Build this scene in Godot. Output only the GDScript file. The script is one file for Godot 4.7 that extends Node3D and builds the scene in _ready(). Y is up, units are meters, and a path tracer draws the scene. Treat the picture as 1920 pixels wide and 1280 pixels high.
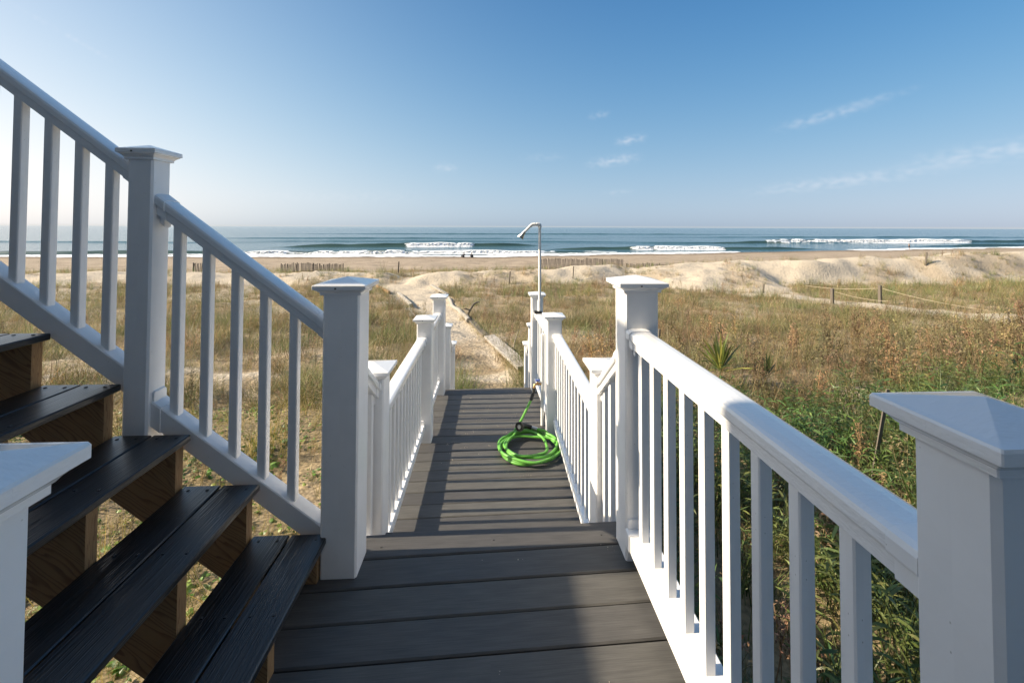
extends Node3D
# A white railed walkway from a beach house down to the dunes and the sea. World: deck level y = 0, x across the deck, the sea towards -z.

const MID := -0.64          # level of the lower walkway
const SEA := -4.45
const POST := 0.1414
const WHITE := Color(0.87, 0.87, 0.875)
const RISE := 0.1986
const RUN := 0.2648
const NOSE := -0.6335
const TREAD := 0.16
const FAR_END := -1.736     # sea-side ends of the stair treads

var M := {}
var used := {}
var shared := {}
var rng := RandomNumberGenerator.new()
var n_big := FastNoiseLite.new()
var n_mid := FastNoiseLite.new()
var n_small := FastNoiseLite.new()


func _ready() -> void:
	rng.seed = 7
	for k in [[n_big, 11, 0.09], [n_mid, 12, 0.35], [n_small, 13, 1.6]]:
		k[0].seed = k[1]
		k[0].frequency = k[2]
		k[0].noise_type = FastNoiseLite.TYPE_SIMPLEX
		k[0].fractal_octaves = 3
	make_camera()
	make_sky_and_sun()
	make_materials()
	make_ground()
	make_sea()
	make_house()
	make_decks()
	make_staircase()
	make_posts()
	make_railings()
	make_shower_and_hose()
	make_path_timbers()
	make_fences_and_stakes()
	make_plants()
	make_people()


# ---------------------------------------------------------------- camera, sky, sun
func make_camera() -> void:
	var c := Camera3D.new()
	c.name = "camera"
	var yaw := 0.0507
	var pitch := 0.0242
	var roll := 0.0035
	var f := Vector3(sin(yaw), 0, -cos(yaw))
	var r := Vector3(cos(yaw), 0, sin(yaw))
	var u := Vector3.UP
	var f2 := f * cos(pitch) + u * sin(pitch)
	u = u * cos(pitch) - f * sin(pitch)
	var r2 := r * cos(roll) + u * sin(roll)
	u = u * cos(roll) - r * sin(roll)
	c.transform = Transform3D(Basis(r2, u, -f2), Vector3(0, 1.37, 0))
	c.projection = Camera3D.PROJECTION_FRUSTUM
	c.near = 0.05
	c.far = 12000.0
	c.size = 2.0 * 0.05 * 640.0 / 794.6
	c.frustum_offset = Vector2(0, -234.0 / 794.6 * 0.05)
	add_child(c)
	c.current = true


func sun_direction() -> Vector3:      # the way its light travels
	var e := deg_to_rad(31.5)
	return Vector3(cos(e), -sin(e), 0.001).normalized()


func make_sky_and_sun() -> void:
	var we := WorldEnvironment.new()
	we.name = "world_environment"
	var env := Environment.new()
	env.background_mode = Environment.BG_SKY
	env.tonemap_mode = Environment.TONE_MAPPER_LINEAR
	env.tonemap_exposure = 2.25
	env.sdfgi_enabled = true
	env.ssao_enabled = true
	env.ssil_enabled = true
	var sky := Sky.new()
	var pm := PanoramaSkyMaterial.new()
	pm.panorama = sky_panorama()
	sky.sky_material = pm
	env.sky = sky
	we.environment = env
	add_child(we)
	var sun := DirectionalLight3D.new()
	sun.name = "sun"
	sun.basis = Basis.looking_at(sun_direction(), Vector3.UP)
	sun.light_energy = 1.3
	sun.light_color = Color(1.0, 0.93, 0.82)
	sun.light_angular_distance = 0.5
	sun.shadow_enabled = true
	sun.sky_mode = DirectionalLight3D.SKY_MODE_LIGHT_ONLY
	add_child(sun)


func sky_panorama() -> ImageTexture:
	var w := 1600
	var h := 800
	var im := Image.create_empty(w, h, false, Image.FORMAT_RGBF)
	var to_sun := -sun_direction()
	var ground := Color(0.30, 0.30, 0.28)
	# thin cirrus: azimuth, elevation, half length, half width (degrees), tilt, strength
	var cirrus := [
		[39.5, 12.0, 4.6, 0.55, 0.17, 0.16], [43.5, 13.0, 3.5, 0.35, 0.16, 0.10], [16.4, 8.7, 3.4, 0.62, 0.12, 0.22], [18.6, 11.3, 1.9, 0.5, 0.14, 0.28], [14.5, 14.6, 1.4, 0.4, 0.15, 0.12],
		[-6.0, 7.8, 1.7, 0.6, 0.02, 0.12], [41.0, 5.0, 9.0, 0.7, 0.10, 0.16], [52.0, 6.8, 6.0, 0.9, 0.08, 0.18], [-44.0, 17.3, 3.6, 0.07, -0.42, 0.22], [7.0, 9.3, 3.0, 0.5, 0.02, 0.06], [-22.0, 3.6, 16.0, 0.9, 0.02, 0.05], [17.0, 4.6, 2.0, 0.4, 0.05, 0.07], [-46.0, 3.0, 9.0, 0.7, 0.03, 0.05]]
	var streak := FastNoiseLite.new()
	streak.seed = 5
	streak.frequency = 0.5
	streak.fractal_octaves = 4
	for y in range(h):
		var el := (0.5 - (y + 0.5) / h) * PI
		if el < 0.0:
			im.fill_rect(Rect2i(0, y, w, h - y), ground)
			break
		var s := sin(el)
		var q := minf(s, 0.55)
		var low := exp(-30.0 * s)      # the hazy band over the sea
		for x in range(w):
			var az := (x + 0.5) / w * TAU
			var d := Vector3(sin(az) * cos(el), s, -cos(az) * cos(el))
			var t := d.dot(to_sun)
			var k := clampf(t, -0.7, 0.86)
			var c := Vector3(
				exp(-1.222 - 4.513 * q + 0.577 * q * q + 0.549 * k + 1.072 * k * k + 0.775 * q * k - 0.45 * low),
				exp(-1.119 - 2.114 * q - 0.26 * q * q + 0.394 * k + 0.715 * k * k - 0.161 * q * k - 0.35 * low),
				exp(-1.036 - 0.569 * q - 0.678 * q * q + 0.225 * k + 0.465 * k * k - 0.313 * q * k - 0.25 * low))
			c += Vector3(1.0, 0.98, 0.92) * 3.0 * pow(maxf(t, 0.0), 30.0)
			var deg := rad_to_deg(az)
			if deg > 180.0:
				deg -= 360.0
			if absf(deg) < 70.0 and el < 0.45:
				var e := rad_to_deg(el)
				for f in cirrus:
					var dx: float = deg - f[0]
					var dy: float = e - f[1]
					var along: float = (dx * cos(f[4]) + dy * sin(f[4])) / f[2]
					var across: float = (dy * cos(f[4]) - dx * sin(f[4])) / f[3]
					if absf(along) < 1.3 and absf(across) < 2.4:
						var n := streak.get_noise_2d((deg + e * 0.4) * 1.4, (e - dx * f[4]) * 6.5) * 0.5 + 0.5
						var a: float = exp(-across * across * 1.4) * smoothstep(1.3, 0.2, absf(along)) * smoothstep(0.25, 0.8, n) * f[5]
						c = c.lerp(Vector3(0.42, 0.42, 0.44), clampf(a * 2.0, 0.0, 0.7))
			im.set_pixel(x, y, Color(c.x, c.y, c.z))
	return ImageTexture.create_from_image(im)


# ---------------------------------------------------------------- names and metas
func numbered(called: String) -> String:
	if not used.has(called):
		used[called] = 0
		return called
	used[called] += 1
	return "%s_%03d" % [called, used[called]]


func tag(o: Node, label: String, category: String, group := "") -> void:
	o.set_meta("label", label)
	o.set_meta("category", category)
	if group != "":
		o.set_meta("group", group)


func thing(called: String, label: String, category: String, at := Vector3.ZERO, group := "") -> Node3D:
	var o := Node3D.new()
	o.name = numbered(called)
	add_child(o)
	o.position = at
	tag(o, label, category, group)
	return o


func put(called: String, mesh: Mesh, mat: Material, parent: Node, at := Vector3.ZERO, turn := Vector3.ZERO) -> MeshInstance3D:
	var o := MeshInstance3D.new()
	if parent == self:
		o.name = numbered(called)
	else:
		var n := called
		var k := 0
		while parent.has_node(NodePath(n)):
			k += 1
			n = "%s_%03d" % [called, k]
		o.name = n
	o.mesh = mesh
	o.material_override = mat
	parent.add_child(o, true)
	o.position = at
	o.rotation = turn
	return o


func setting(called: String, mesh: Mesh, mat: Material, kind := "structure") -> MeshInstance3D:
	var o := put(called, mesh, mat, self)
	o.set_meta("kind", kind)
	return o


# ---------------------------------------------------------------- textures and materials
func lin(r: float, g: float, b: float) -> Color:
	return Color(r, g, b).linear_to_srgb()


func grain(w: int, h: int, sd: int, fx: float, fy: float, lo: float, hi: float, oct := 4) -> Image:
	var n := FastNoiseLite.new()
	n.seed = sd
	n.frequency = 1.0
	n.fractal_octaves = oct
	var im := Image.create_empty(w, h, false, Image.FORMAT_RGB8)
	for y in range(h):
		for x in range(w):
			var v := clampf(lo + (hi - lo) * (n.get_noise_2d(x * fx, y * fy) * 0.8 + 0.5), 0.0, 1.0)
			im.set_pixel(x, y, Color(v, v, v))
	return im


func wood_grain(w: int, h: int, sd: int) -> Image:
	var n := FastNoiseLite.new()
	n.seed = sd
	n.frequency = 1.0
	n.fractal_octaves = 3
	var im := Image.create_empty(w, h, false, Image.FORMAT_RGB8)
	for y in range(h):
		for x in range(w):
			var warp := n.get_noise_2d(x * 0.0035, y * 0.012)
			var ring := fposmod(y * 0.075 + warp * 2.6 + x * 0.004, 1.0)
			var late := smoothstep(0.45, 0.92, ring) * (1.0 - smoothstep(0.93, 1.0, ring))
			var fibre := n.get_noise_2d(x * 0.03, y * 0.9) * 0.12
			var t := clampf(late * 0.85 + fibre + 0.1, 0.0, 1.0)
			var c := Color(0.90, 0.72, 0.50).lerp(Color(0.68, 0.50, 0.34), t)
			im.set_pixel(x, y, c)
	return im


func tex(im: Image) -> ImageTexture:
	return ImageTexture.create_from_image(im)


func mat(c: Color, rough: float) -> StandardMaterial3D:
	var m := StandardMaterial3D.new()
	m.albedo_color = c
	m.roughness = rough
	return m


func bump(m: StandardMaterial3D, t: Texture2D, cm: float) -> void:
	m.heightmap_enabled = true
	m.heightmap_texture = t
	m.heightmap_scale = cm


func make_materials() -> void:
	var smooth := tex(grain(256, 256, 31, 0.012, 0.03, 0.15, 0.85))
	var dewy := tex(grain(512, 512, 32, 0.018, 0.045, 0.0, 1.0, 3))
	# white vinyl: faint grime and pinprick specks
	var specks := grain(512, 512, 34, 0.008, 0.008, 0.982, 1.004, 3)
	for k in range(70):
		var x := rng.randi() % 510
		var y := rng.randi() % 508
		var c := rng.randf_range(0.62, 0.9)
		specks.fill_rect(Rect2i(x, y, 1, 1 + rng.randi() % 2), Color(c, c, c * 0.97))
	var specked := tex(specks)
	var v := mat(lin(WHITE.r, WHITE.g, WHITE.b), 0.34)
	v.uv1_triplanar = true
	v.uv1_scale = Vector3.ONE * 1.5
	v.albedo_texture = specked
	bump(v, smooth, 0.008)
	M.white = v
	var wet := mat(lin(WHITE.r, WHITE.g, WHITE.b), 0.24)
	wet.uv1_triplanar = true
	wet.uv1_scale = Vector3.ONE * 4.5
	bump(wet, dewy, 0.045)
	wet.clearcoat_enabled = true
	wet.clearcoat = 0.5
	wet.clearcoat_roughness = 0.12
	M.white_wet = wet
	# dark composite boards
	var g1 := grain(1024, 512, 41, 0.010, 0.30, 0.84, 1.0, 4)
	var wear := grain(1024, 512, 43, 0.012, 0.03, 0.0, 1.0, 5)
	for y in range(512):
		for x in range(1024):
			var p := g1.get_pixel(x, y).r
			var q := wear.get_pixel(x, y).r
			p *= 0.93 + 0.11 * q
			if q > 0.80:
				p = lerpf(p, 1.0, (q - 0.80) * 0.9)
			g1.set_pixel(x, y, Color(p, p, p))
	var gt := tex(g1)
	var deck := mat(lin(0.098, 0.095, 0.091), 0.62)
	deck.albedo_texture = gt
	bump(deck, gt, 0.10)
	M.deck = deck
	for k in range(3):
		var tone: float = [0.86, 1.0, 1.12][k]
		var dk := deck.duplicate()
		dk.albedo_color = lin(0.098 * tone, 0.095 * tone, 0.091 * tone * (1.04 - 0.03 * k))
		M["deck_%d" % k] = dk
	var step := mat(lin(0.026, 0.028, 0.032), 0.34)
	var gs := tex(grain(1024, 512, 44, 0.007, 0.24, 0.25, 1.0, 4))
	step.albedo_texture = gs
	bump(step, gs, 0.22)
	step.clearcoat_enabled = true
	step.clearcoat = 0.35
	step.clearcoat_roughness = 0.28
	M.step = step
	# treated lumber
	for k in range(2):
		var wm := mat(lin(0.42, 0.43, 0.44), 0.75)
		var wt := tex(wood_grain(768, 384, 51 + k))
		wm.albedo_texture = wt
		bump(wm, wt, 0.05)
		M["lumber_%d" % k] = wm
	var grey := mat(lin(0.58, 0.53, 0.46), 0.9)
	grey.albedo_texture = tex(grain(768, 384, 57, 0.008, 0.12, 0.45, 1.05, 4))
	bump(grey, M.lumber_0.albedo_texture, 0.2)
	M.driftwood = grey
	var slat := mat(lin(0.13, 0.11, 0.088), 0.9)
	M.weathered = slat
	# ground: vertex colour times fine mottling
	var sandy := grain(1024, 1024, 61, 0.035, 0.035, 0.72, 1.08, 5)
	var st := tex(sandy)
	var sand := mat(Color.WHITE, 1.0)
	sand.vertex_color_use_as_albedo = true
	sand.uv1_triplanar = true
	sand.uv1_world_triplanar = true
	sand.uv1_scale = Vector3.ONE * 0.42
	sand.albedo_texture = st
	bump(sand, tex(grain(1024, 1024, 62, 0.011, 0.011, 0.0, 1.0, 3)), 2.6)
	sand.metallic_specular = 0.2
	M.sand = sand
	M.grains = mat(lin(0.5, 0.43, 0.34), 1.0)
	# water
	var water := mat(lin(0.05, 0.11, 0.13), 0.12)
	water.uv1_triplanar = true
	water.uv1_world_triplanar = true
	water.uv1_scale = Vector3(0.035, 0.035, 0.06)
	bump(water, tex(grain(1024, 1024, 71, 0.012, 0.02, 0.0, 1.0, 5)), 13.0)
	M.water = water
	var face := mat(lin(0.035, 0.065, 0.05), 0.2)
	M.wave_face = face
	M.foam = mat(lin(0.70, 0.72, 0.73), 0.95)
	# leaves and stalks
	for k in [["blade", 0.7, 0.55], ["leaf", 0.6, 0.45], ["dead", 0.4, 0.85]]:
		var lm := mat(Color.WHITE, k[2])
		lm.vertex_color_use_as_albedo = true
		lm.cull_mode = BaseMaterial3D.CULL_DISABLED
		lm.backlight_enabled = true
		lm.backlight = Color(k[1], k[1], k[1]).linear_to_srgb()
		M[k[0]] = lm
	M.hose = mat(lin(0.12, 0.36, 0.055), 0.42)
	M.black = mat(lin(0.012, 0.012, 0.013), 0.4)
	M.metal = mat(lin(0.55, 0.55, 0.55), 0.3)
	M.metal.metallic = 1.0
	M.brass = mat(lin(0.42, 0.26, 0.12), 0.35)
	M.brass.metallic = 0.9
	M.blue = mat(lin(0.03, 0.06, 0.28), 0.4)
	M.pvc = mat(lin(0.76, 0.76, 0.74), 0.4)
	M.rope = mat(lin(0.55, 0.46, 0.32), 0.9)
	M.pink = mat(lin(0.75, 0.36, 0.36), 0.7)
	M.siding = mat(lin(0.60, 0.64, 0.68), 0.8)
	M.roof = mat(lin(0.10, 0.10, 0.10), 0.9)
	M.pane = mat(lin(0.03, 0.04, 0.05), 0.1)
	M.skin = mat(lin(0.46, 0.30, 0.21), 0.6)
	M.dark_cloth = mat(lin(0.02, 0.022, 0.03), 0.9)
	M.hair = mat(lin(0.03, 0.02, 0.015), 0.7)
	M.screw = mat(lin(0.05, 0.05, 0.05), 0.6)


# ---------------------------------------------------------------- mesh helpers
func tri(st: SurfaceTool, a: Vector3, b: Vector3, c: Vector3, n: Vector3, ua := Vector2.ZERO, ub := Vector2.ZERO, uc := Vector2.ZERO) -> void:
	if (b - a).cross(c - a).dot(n) > 0.0:      # front faces run clockwise
		var t := b
		b = c
		c = t
		var u := ub
		ub = uc
		uc = u
	st.set_normal(n); st.set_uv(ua); st.add_vertex(a)
	st.set_normal(n); st.set_uv(ub); st.add_vertex(b)
	st.set_normal(n); st.set_uv(uc); st.add_vertex(c)


func face_normal(a: Vector3, b: Vector3, c: Vector3, out: Vector3) -> Vector3:
	var n := (b - a).cross(c - a).normalized()
	return n if n.dot(out) >= 0.0 else -n


func quad(st: SurfaceTool, a: Vector3, b: Vector3, c: Vector3, d: Vector3, out: Vector3, uv: Callable) -> void:
	var n := face_normal(a, b, c, out)
	tri(st, a, b, c, n, uv.call(a, n), uv.call(b, n), uv.call(c, n))
	tri(st, a, c, d, n, uv.call(a, n), uv.call(c, n), uv.call(d, n))


func begin() -> SurfaceTool:
	var st := SurfaceTool.new()
	st.begin(Mesh.PRIMITIVE_TRIANGLES)
	return st


# a box with chamfered edges; uv runs along axis `long` in metres over (2.4, 0.6)
func box(sx: float, sy: float, sz: float, b: float, long := 0, shift := Vector2.ZERO) -> ArrayMesh:
	var key := "%.4f %.4f %.4f %.4f %d %.2f %.2f" % [sx, sy, sz, b, long, shift.x, shift.y]
	if shared.has(key):
		return shared[key]
	var st := begin()
	var h := Vector3(sx, sy, sz) * 0.5
	var uv := func(p: Vector3, n: Vector3) -> Vector2:
		var other := 0.0
		var m := n.abs()
		for k in range(3):
			if k != long and m[k] < 0.9:
				other += p[k]
		if m[long] > 0.9:
			return Vector2(p[(long + 1) % 3], p[(long + 2) % 3]) / 0.6 + shift
		return Vector2(p[long] / 2.4, other / 0.6) + shift
	var at := func(sg: Vector3, inset: int) -> Vector3:      # corner `sg` on the face across axis `inset`
		var p := sg * (h - Vector3(b, b, b))
		p[inset] = sg[inset] * h[inset]
		return p
	for ax in range(3):
		var u := (ax + 1) % 3
		var w := (ax + 2) % 3
		for s in [-1.0, 1.0]:
			var q := []
			for c in [[-1, -1], [1, -1], [1, 1], [-1, 1]]:
				var sg := Vector3.ZERO
				sg[ax] = s
				sg[u] = c[0]
				sg[w] = c[1]
				q.append(at.call(sg, ax))
			var out := Vector3.ZERO
			out[ax] = s
			quad(st, q[0], q[1], q[2], q[3], out, uv)
	if b > 0.0:
		for ax in range(3):
			var u := (ax + 1) % 3
			var w := (ax + 2) % 3
			for su in [-1.0, 1.0]:
				for sw in [-1.0, 1.0]:
					var a := Vector3.ZERO
					a[ax] = -1.0
					a[u] = su
					a[w] = sw
					var e := a
					e[ax] = 1.0
					var out := Vector3.ZERO
					out[u] = su
					out[w] = sw
					quad(st, at.call(a, u), at.call(e, u), at.call(e, w), at.call(a, w), out, uv)
		for sx2 in [-1.0, 1.0]:
			for sy2 in [-1.0, 1.0]:
				for sz2 in [-1.0, 1.0]:
					var sg := Vector3(sx2, sy2, sz2)
					var n := sg.normalized()
					tri(st, at.call(sg, 0), at.call(sg, 1), at.call(sg, 2), n)
	shared[key] = st.commit()
	return shared[key]


# a profile (x = sideways, y = up, outline in order) drawn from a to b, ends cut upright
func extrude(profile: PackedVector2Array, a: Vector3, b: Vector3, st: SurfaceTool = null) -> ArrayMesh:
	var own := st == null
	if own:
		st = begin()
	var along := Vector3(b.x - a.x, 0, b.z - a.z).normalized()
	var side := Vector3(along.z, 0, -along.x)
	var mid := Vector2.ZERO
	for p in profile:
		mid += p / profile.size()
	var length := a.distance_to(b)
	var run := 0.0
	var n := profile.size()
	var flat := func(p: Vector3, nn: Vector3) -> Vector2:
		return Vector2(p.x + p.z, p.y) / 0.6
	for i in range(n):
		var p := profile[i]
		var q := profile[(i + 1) % n]
		var pa := side * p.x + Vector3.UP * p.y
		var qa := side * q.x + Vector3.UP * q.y
		var o2 := (p + q) * 0.5 - mid
		var e2 := q - p
		var n2 := Vector2(e2.y, -e2.x)
		if n2.dot(o2) < 0.0:
			n2 = -n2
		var out := side * n2.x + Vector3.UP * n2.y
		var nn := face_normal(a + pa, b + pa, b + qa, out)
		var d := p.distance_to(q)
		var u0 := Vector2(0, run / 0.6)
		var u1 := Vector2(length / 2.4, run / 0.6)
		var u2 := Vector2(length / 2.4, (run + d) / 0.6)
		var u3 := Vector2(0, (run + d) / 0.6)
		tri(st, a + pa, b + pa, b + qa, nn, u0, u1, u2)
		tri(st, a + pa, b + qa, a + qa, nn, u0, u2, u3)
		run += d
	var idx := Geometry2D.triangulate_polygon(profile)
	for k in range(0, idx.size(), 3):
		for e in [[a, -along], [b, along]]:
			var t := []
			for j in range(3):
				var p := profile[idx[k + j]]
				t.append(e[0] + side * p.x + Vector3.UP * p.y)
			tri(st, t[0], t[1], t[2], e[1], flat.call(t[0], along), flat.call(t[1], along), flat.call(t[2], along))
	return st.commit() if own else null


# square rings stacked up: [half width, height] pairs, closed on top
func square_loft(rings: Array, corner := 0.0) -> ArrayMesh:
	var st := begin()
	var uv := func(p: Vector3, n: Vector3) -> Vector2:
		return Vector2(p.x + p.z, p.y)
	var ring := func(hw: float, y: float) -> Array:
		var c := minf(corner, hw * 0.5)
		return [Vector3(hw, y, -hw + c), Vector3(hw, y, hw - c), Vector3(hw - c, y, hw), Vector3(-hw + c, y, hw), Vector3(-hw, y, hw - c), Vector3(-hw, y, -hw + c), Vector3(-hw + c, y, -hw), Vector3(hw - c, y, -hw)]
	for i in range(rings.size() - 1):
		var lo: Array = ring.call(rings[i][0], rings[i][1])
		var hi: Array = ring.call(rings[i + 1][0], rings[i + 1][1])
		var dy: float = rings[i + 1][1] - rings[i][1]
		var dw: float = rings[i][0] - rings[i + 1][0]
		for k in range(8):
			var j := (k + 1) % 8
			var m: Vector3 = (lo[k] + lo[j]) * 0.5
			var out := Vector3(m.x, 0, m.z).normalized() * dy + Vector3.UP * dw
			if lo[k].distance_to(lo[j]) < 1e-6 and hi[k].distance_to(hi[j]) < 1e-6:
				continue
			if hi[k].distance_to(hi[j]) < 1e-5:
				tri(st, lo[k], lo[j], hi[k], face_normal(lo[k], lo[j], hi[k], out))
			else:
				quad(st, lo[k], lo[j], hi[j], hi[k], out, uv)
	return st.commit()


# a round tube through points, its radius given per point or once
func tube(pts: PackedVector3Array, radii, seg := 8, st: SurfaceTool = null, color = null) -> ArrayMesh:
	var own := st == null
	if own:
		st = begin()
	var up := Vector3.UP
	var prev := []
	var prevn := []
	for i in range(pts.size()):
		var d := (pts[mini(i + 1, pts.size() - 1)] - pts[maxi(i - 1, 0)]).normalized()
		var s := d.cross(up)
		if s.length() < 0.01:
			s = d.cross(Vector3(1, 0, 0.1))
		s = s.normalized()
		var t := s.cross(d).normalized()
		var r: float = radii if not radii is Array else radii[i]
		var now := []
		var nown := []
		for k in range(seg):
			var a := TAU * k / seg
			var n := s * cos(a) + t * sin(a)
			nown.append(n)
			now.append(pts[i] + n * r)
		if i > 0:
			for k in range(seg):
				var j := (k + 1) % seg
				for v in [[0, k, 1, j, 1, k], [0, k, 0, j, 1, j]]:
					var vs := []
					var ns := []
					for w in range(3):
						vs.append((prev if v[w * 2] == 0 else now)[v[w * 2 + 1]])
						ns.append((prevn if v[w * 2] == 0 else nown)[v[w * 2 + 1]])
					var order := [0, 1, 2]
					if (vs[1] - vs[0]).cross(vs[2] - vs[0]).dot(ns[0]) > 0.0:
						order = [0, 2, 1]
					for w in order:
						if color != null:
							st.set_color(color)
						st.set_normal(ns[w])
						st.add_vertex(vs[w])
		prev = now
		prevn = nown
	for e in [0, pts.size() - 1]:
		var d := (pts[1] - pts[0]) if e == 0 else (pts[e] - pts[e - 1])
		d = (-d if e == 0 else d).normalized()
		var r: float = radii if not radii is Array else radii[e]
		if r > 0.0005:
			var s := d.cross(up)
			if s.length() < 0.01:
				s = d.cross(Vector3(1, 0, 0.1))
			s = s.normalized()
			var t := s.cross(d).normalized()
			for k in range(seg):
				var a := TAU * k / seg
				var b := TAU * (k + 1) / seg
				if color != null:
					st.set_color(color)
				var pa := pts[e] + (s * cos(a) + t * sin(a)) * r
				var pb := pts[e] + (s * cos(b) + t * sin(b)) * r
				if (pa - pts[e]).cross(pb - pts[e]).dot(d) > 0.0:
					var swap := pa
					pa = pb
					pb = swap
				for p in [pts[e], pa, pb]:
					st.set_normal(d)
					st.add_vertex(p)
	return st.commit() if own else null


# ---------------------------------------------------------------- ground
const CREST := [[-60.0, -2.3], [-34.8, -2.30], [-31.2, -2.2], [-27.5, -2.28], [-23.8, -2.3], [-19.0, -2.19], [-15.6, -2.1], [-12.5, -2.08], [-9.0, -2.2], [-6.7, -2.5], [-3.5, -2.07], [1.2, -1.92], [4.9, -1.74], [6.9, -1.56], [9.4, -1.66], [11.4, -1.86], [13.5, -1.66], [15.6, -1.53], [19.9, -1.28], [23.3, -1.12], [26.8, -1.27], [30.3, -0.88], [32.9, -0.97], [35.6, -0.75], [39.2, -0.72], [42.9, -0.58], [60.0, -0.5], [90.0, -0.9]]
const PATH := [[4.0, 0.0, 0.5], [9.0, -0.1, 0.55], [13.0, -1.0, 0.68], [16.0, -1.75, 0.8], [19.0, -2.5, 1.05], [25.0, -4.1, 1.5], [29.5, -5.9, 1.8], [34.0, -7.2, 2.0], [50.0, -9.0, 2.0]]
const LANE := [[4.0, 25.0, 1.2], [10.0, 21.0, 1.2], [14.0, 19.3, 1.15], [20.0, 17.4, 1.1], [26.0, 15.3, 1.5], [30.0, 14.5, 2.5]]


func along(table: Array, x: float, col: int) -> float:
	if x <= table[0][0]:
		return table[0][col]
	for i in range(1, table.size()):
		if x <= table[i][0]:
			var t: float = (x - table[i - 1][0]) / (table[i][0] - table[i - 1][0])
			if col == 1:
				t = t * t * (3.0 - 2.0 * t)
			return lerpf(table[i - 1][col], table[i][col], t)
	return table[-1][col]


func lane_mask(table: Array, x: float, d: float) -> float:
	if d < table[0][0] or d > table[-1][0]:
		return 0.0
	var c := along(table, d, 1)
	var hw := along(table, d, 2)
	var off := absf(x - c) + n_mid.get_noise_2d(x * 2.0, d * 2.0) * 0.3
	return 1.0 - smoothstep(hw * 0.8, hw * 1.25, off)


func shore(x: float) -> float:
	return 82.0 + maxf(0.0, x) * 0.25 + 2.0 * n_mid.get_noise_2d(x * 0.06, 3.0)


func dune_toe(x: float) -> float:
	var right := smoothstep(10.0, 13.0, x) * (1.0 - smoothstep(18.5, 21.0, x))
	return lerpf(29.2, 25.5, right)


func ground_y(x: float, d: float) -> float:
	var field := -1.5 - 1.1 * clampf((d - 6.0) / 20.0, 0.0, 1.0)
	field += 0.13 * n_mid.get_noise_2d(x * 0.8, d * 0.8) + 0.10 * n_big.get_noise_2d(x, d)
	var p := lane_mask(PATH, x, d)
	field -= 0.08 * p
	var cx := 32.0 + 1.6 * n_big.get_noise_2d(x * 0.7, 50.0)
	var crest := along(CREST, x, 1) + 0.16 * n_mid.get_noise_2d(x * 0.6, 90.0)
	var back := lerpf(-3.5, SEA, clampf((d - 45.0) / (shore(x) - 45.0), 0.0, 1.4))
	var y := field
	if d > 20.0:
		var toe := dune_toe(x)
		if d < cx:
			var t := clampf((d - toe) / (cx - toe), 0.0, 1.0)
			y = lerpf(field, crest, t * t * (3.0 - 2.0 * t)) + 0.16 * n_mid.get_noise_2d(x * 0.9, d * 1.3) * t * (1.0 - t) * 4.0 + 0.22 * n_mid.get_noise_2d(x * 0.45 + 11.0, d * 0.5) * t
		else:
			var t := clampf((d - cx) / 12.0, 0.0, 1.0)
			y = lerpf(crest, back, t * t * (3.0 - 2.0 * t))
			y += 0.10 * n_mid.get_noise_2d(x * 0.5, d * 0.5) * (1.0 - smoothstep(60.0, 78.0, d))
	y += 0.035 * n_small.get_noise_2d(x, d) * (1.0 - smoothstep(40.0, 70.0, d))
	return y


# how much grows there, 0 to 1
func growth(x: float, d: float) -> float:
	var g := 0.80 + 0.45 * n_mid.get_noise_2d(x * 0.55 + 40.0, d * 0.55)
	g *= 1.0 - lane_mask(PATH, x, d)
	g *= 1.0 - 0.97 * lane_mask(LANE, x, d)
	# sandy ground between the stairs and the path
	var strip := exp(-pow((d - 8.6 + 0.12 * (x + 5.0)) / 0.85, 2.0)) * smoothstep(1.0, -1.5, x) * smoothstep(-14.0, -9.0, x)
	g *= 1.0 - 0.85 * strip * smoothstep(-0.35, 0.2, n_mid.get_noise_2d(x, d + 70.0))
	if x < 2.0 and d > 16.0:
		g *= 1.0 - 0.4 * smoothstep(16.0, 24.0, d) * smoothstep(-0.1, 0.25, n_mid.get_noise_2d(x * 0.4, d * 0.5 + 20.0))
	if x < 0.0 and d < 7.0:
		g = maxf(g, 0.62 + 0.3 * smoothstep(-0.3, 0.1, n_mid.get_noise_2d(x * 1.3, d * 1.3)))
	var toe := dune_toe(x)
	if d > toe - 1.5:
		var bare := smoothstep(toe - 1.5, toe + 0.8, d)
		var patch := smoothstep(-0.06, 0.30, n_mid.get_noise_2d(x * 0.42 + 9.0, d * 0.3))
		g = lerpf(g, 0.42 * patch, bare)
		if d > 33.2:
			g = 0.9 * smoothstep(33.2, 34.6, d) * (1.0 - smoothstep(46.0, 54.0, d)) * smoothstep(-0.35, 0.2, n_mid.get_noise_2d(x * 0.25, d * 0.35))
	return clampf(g, 0.0, 1.0)


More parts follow.
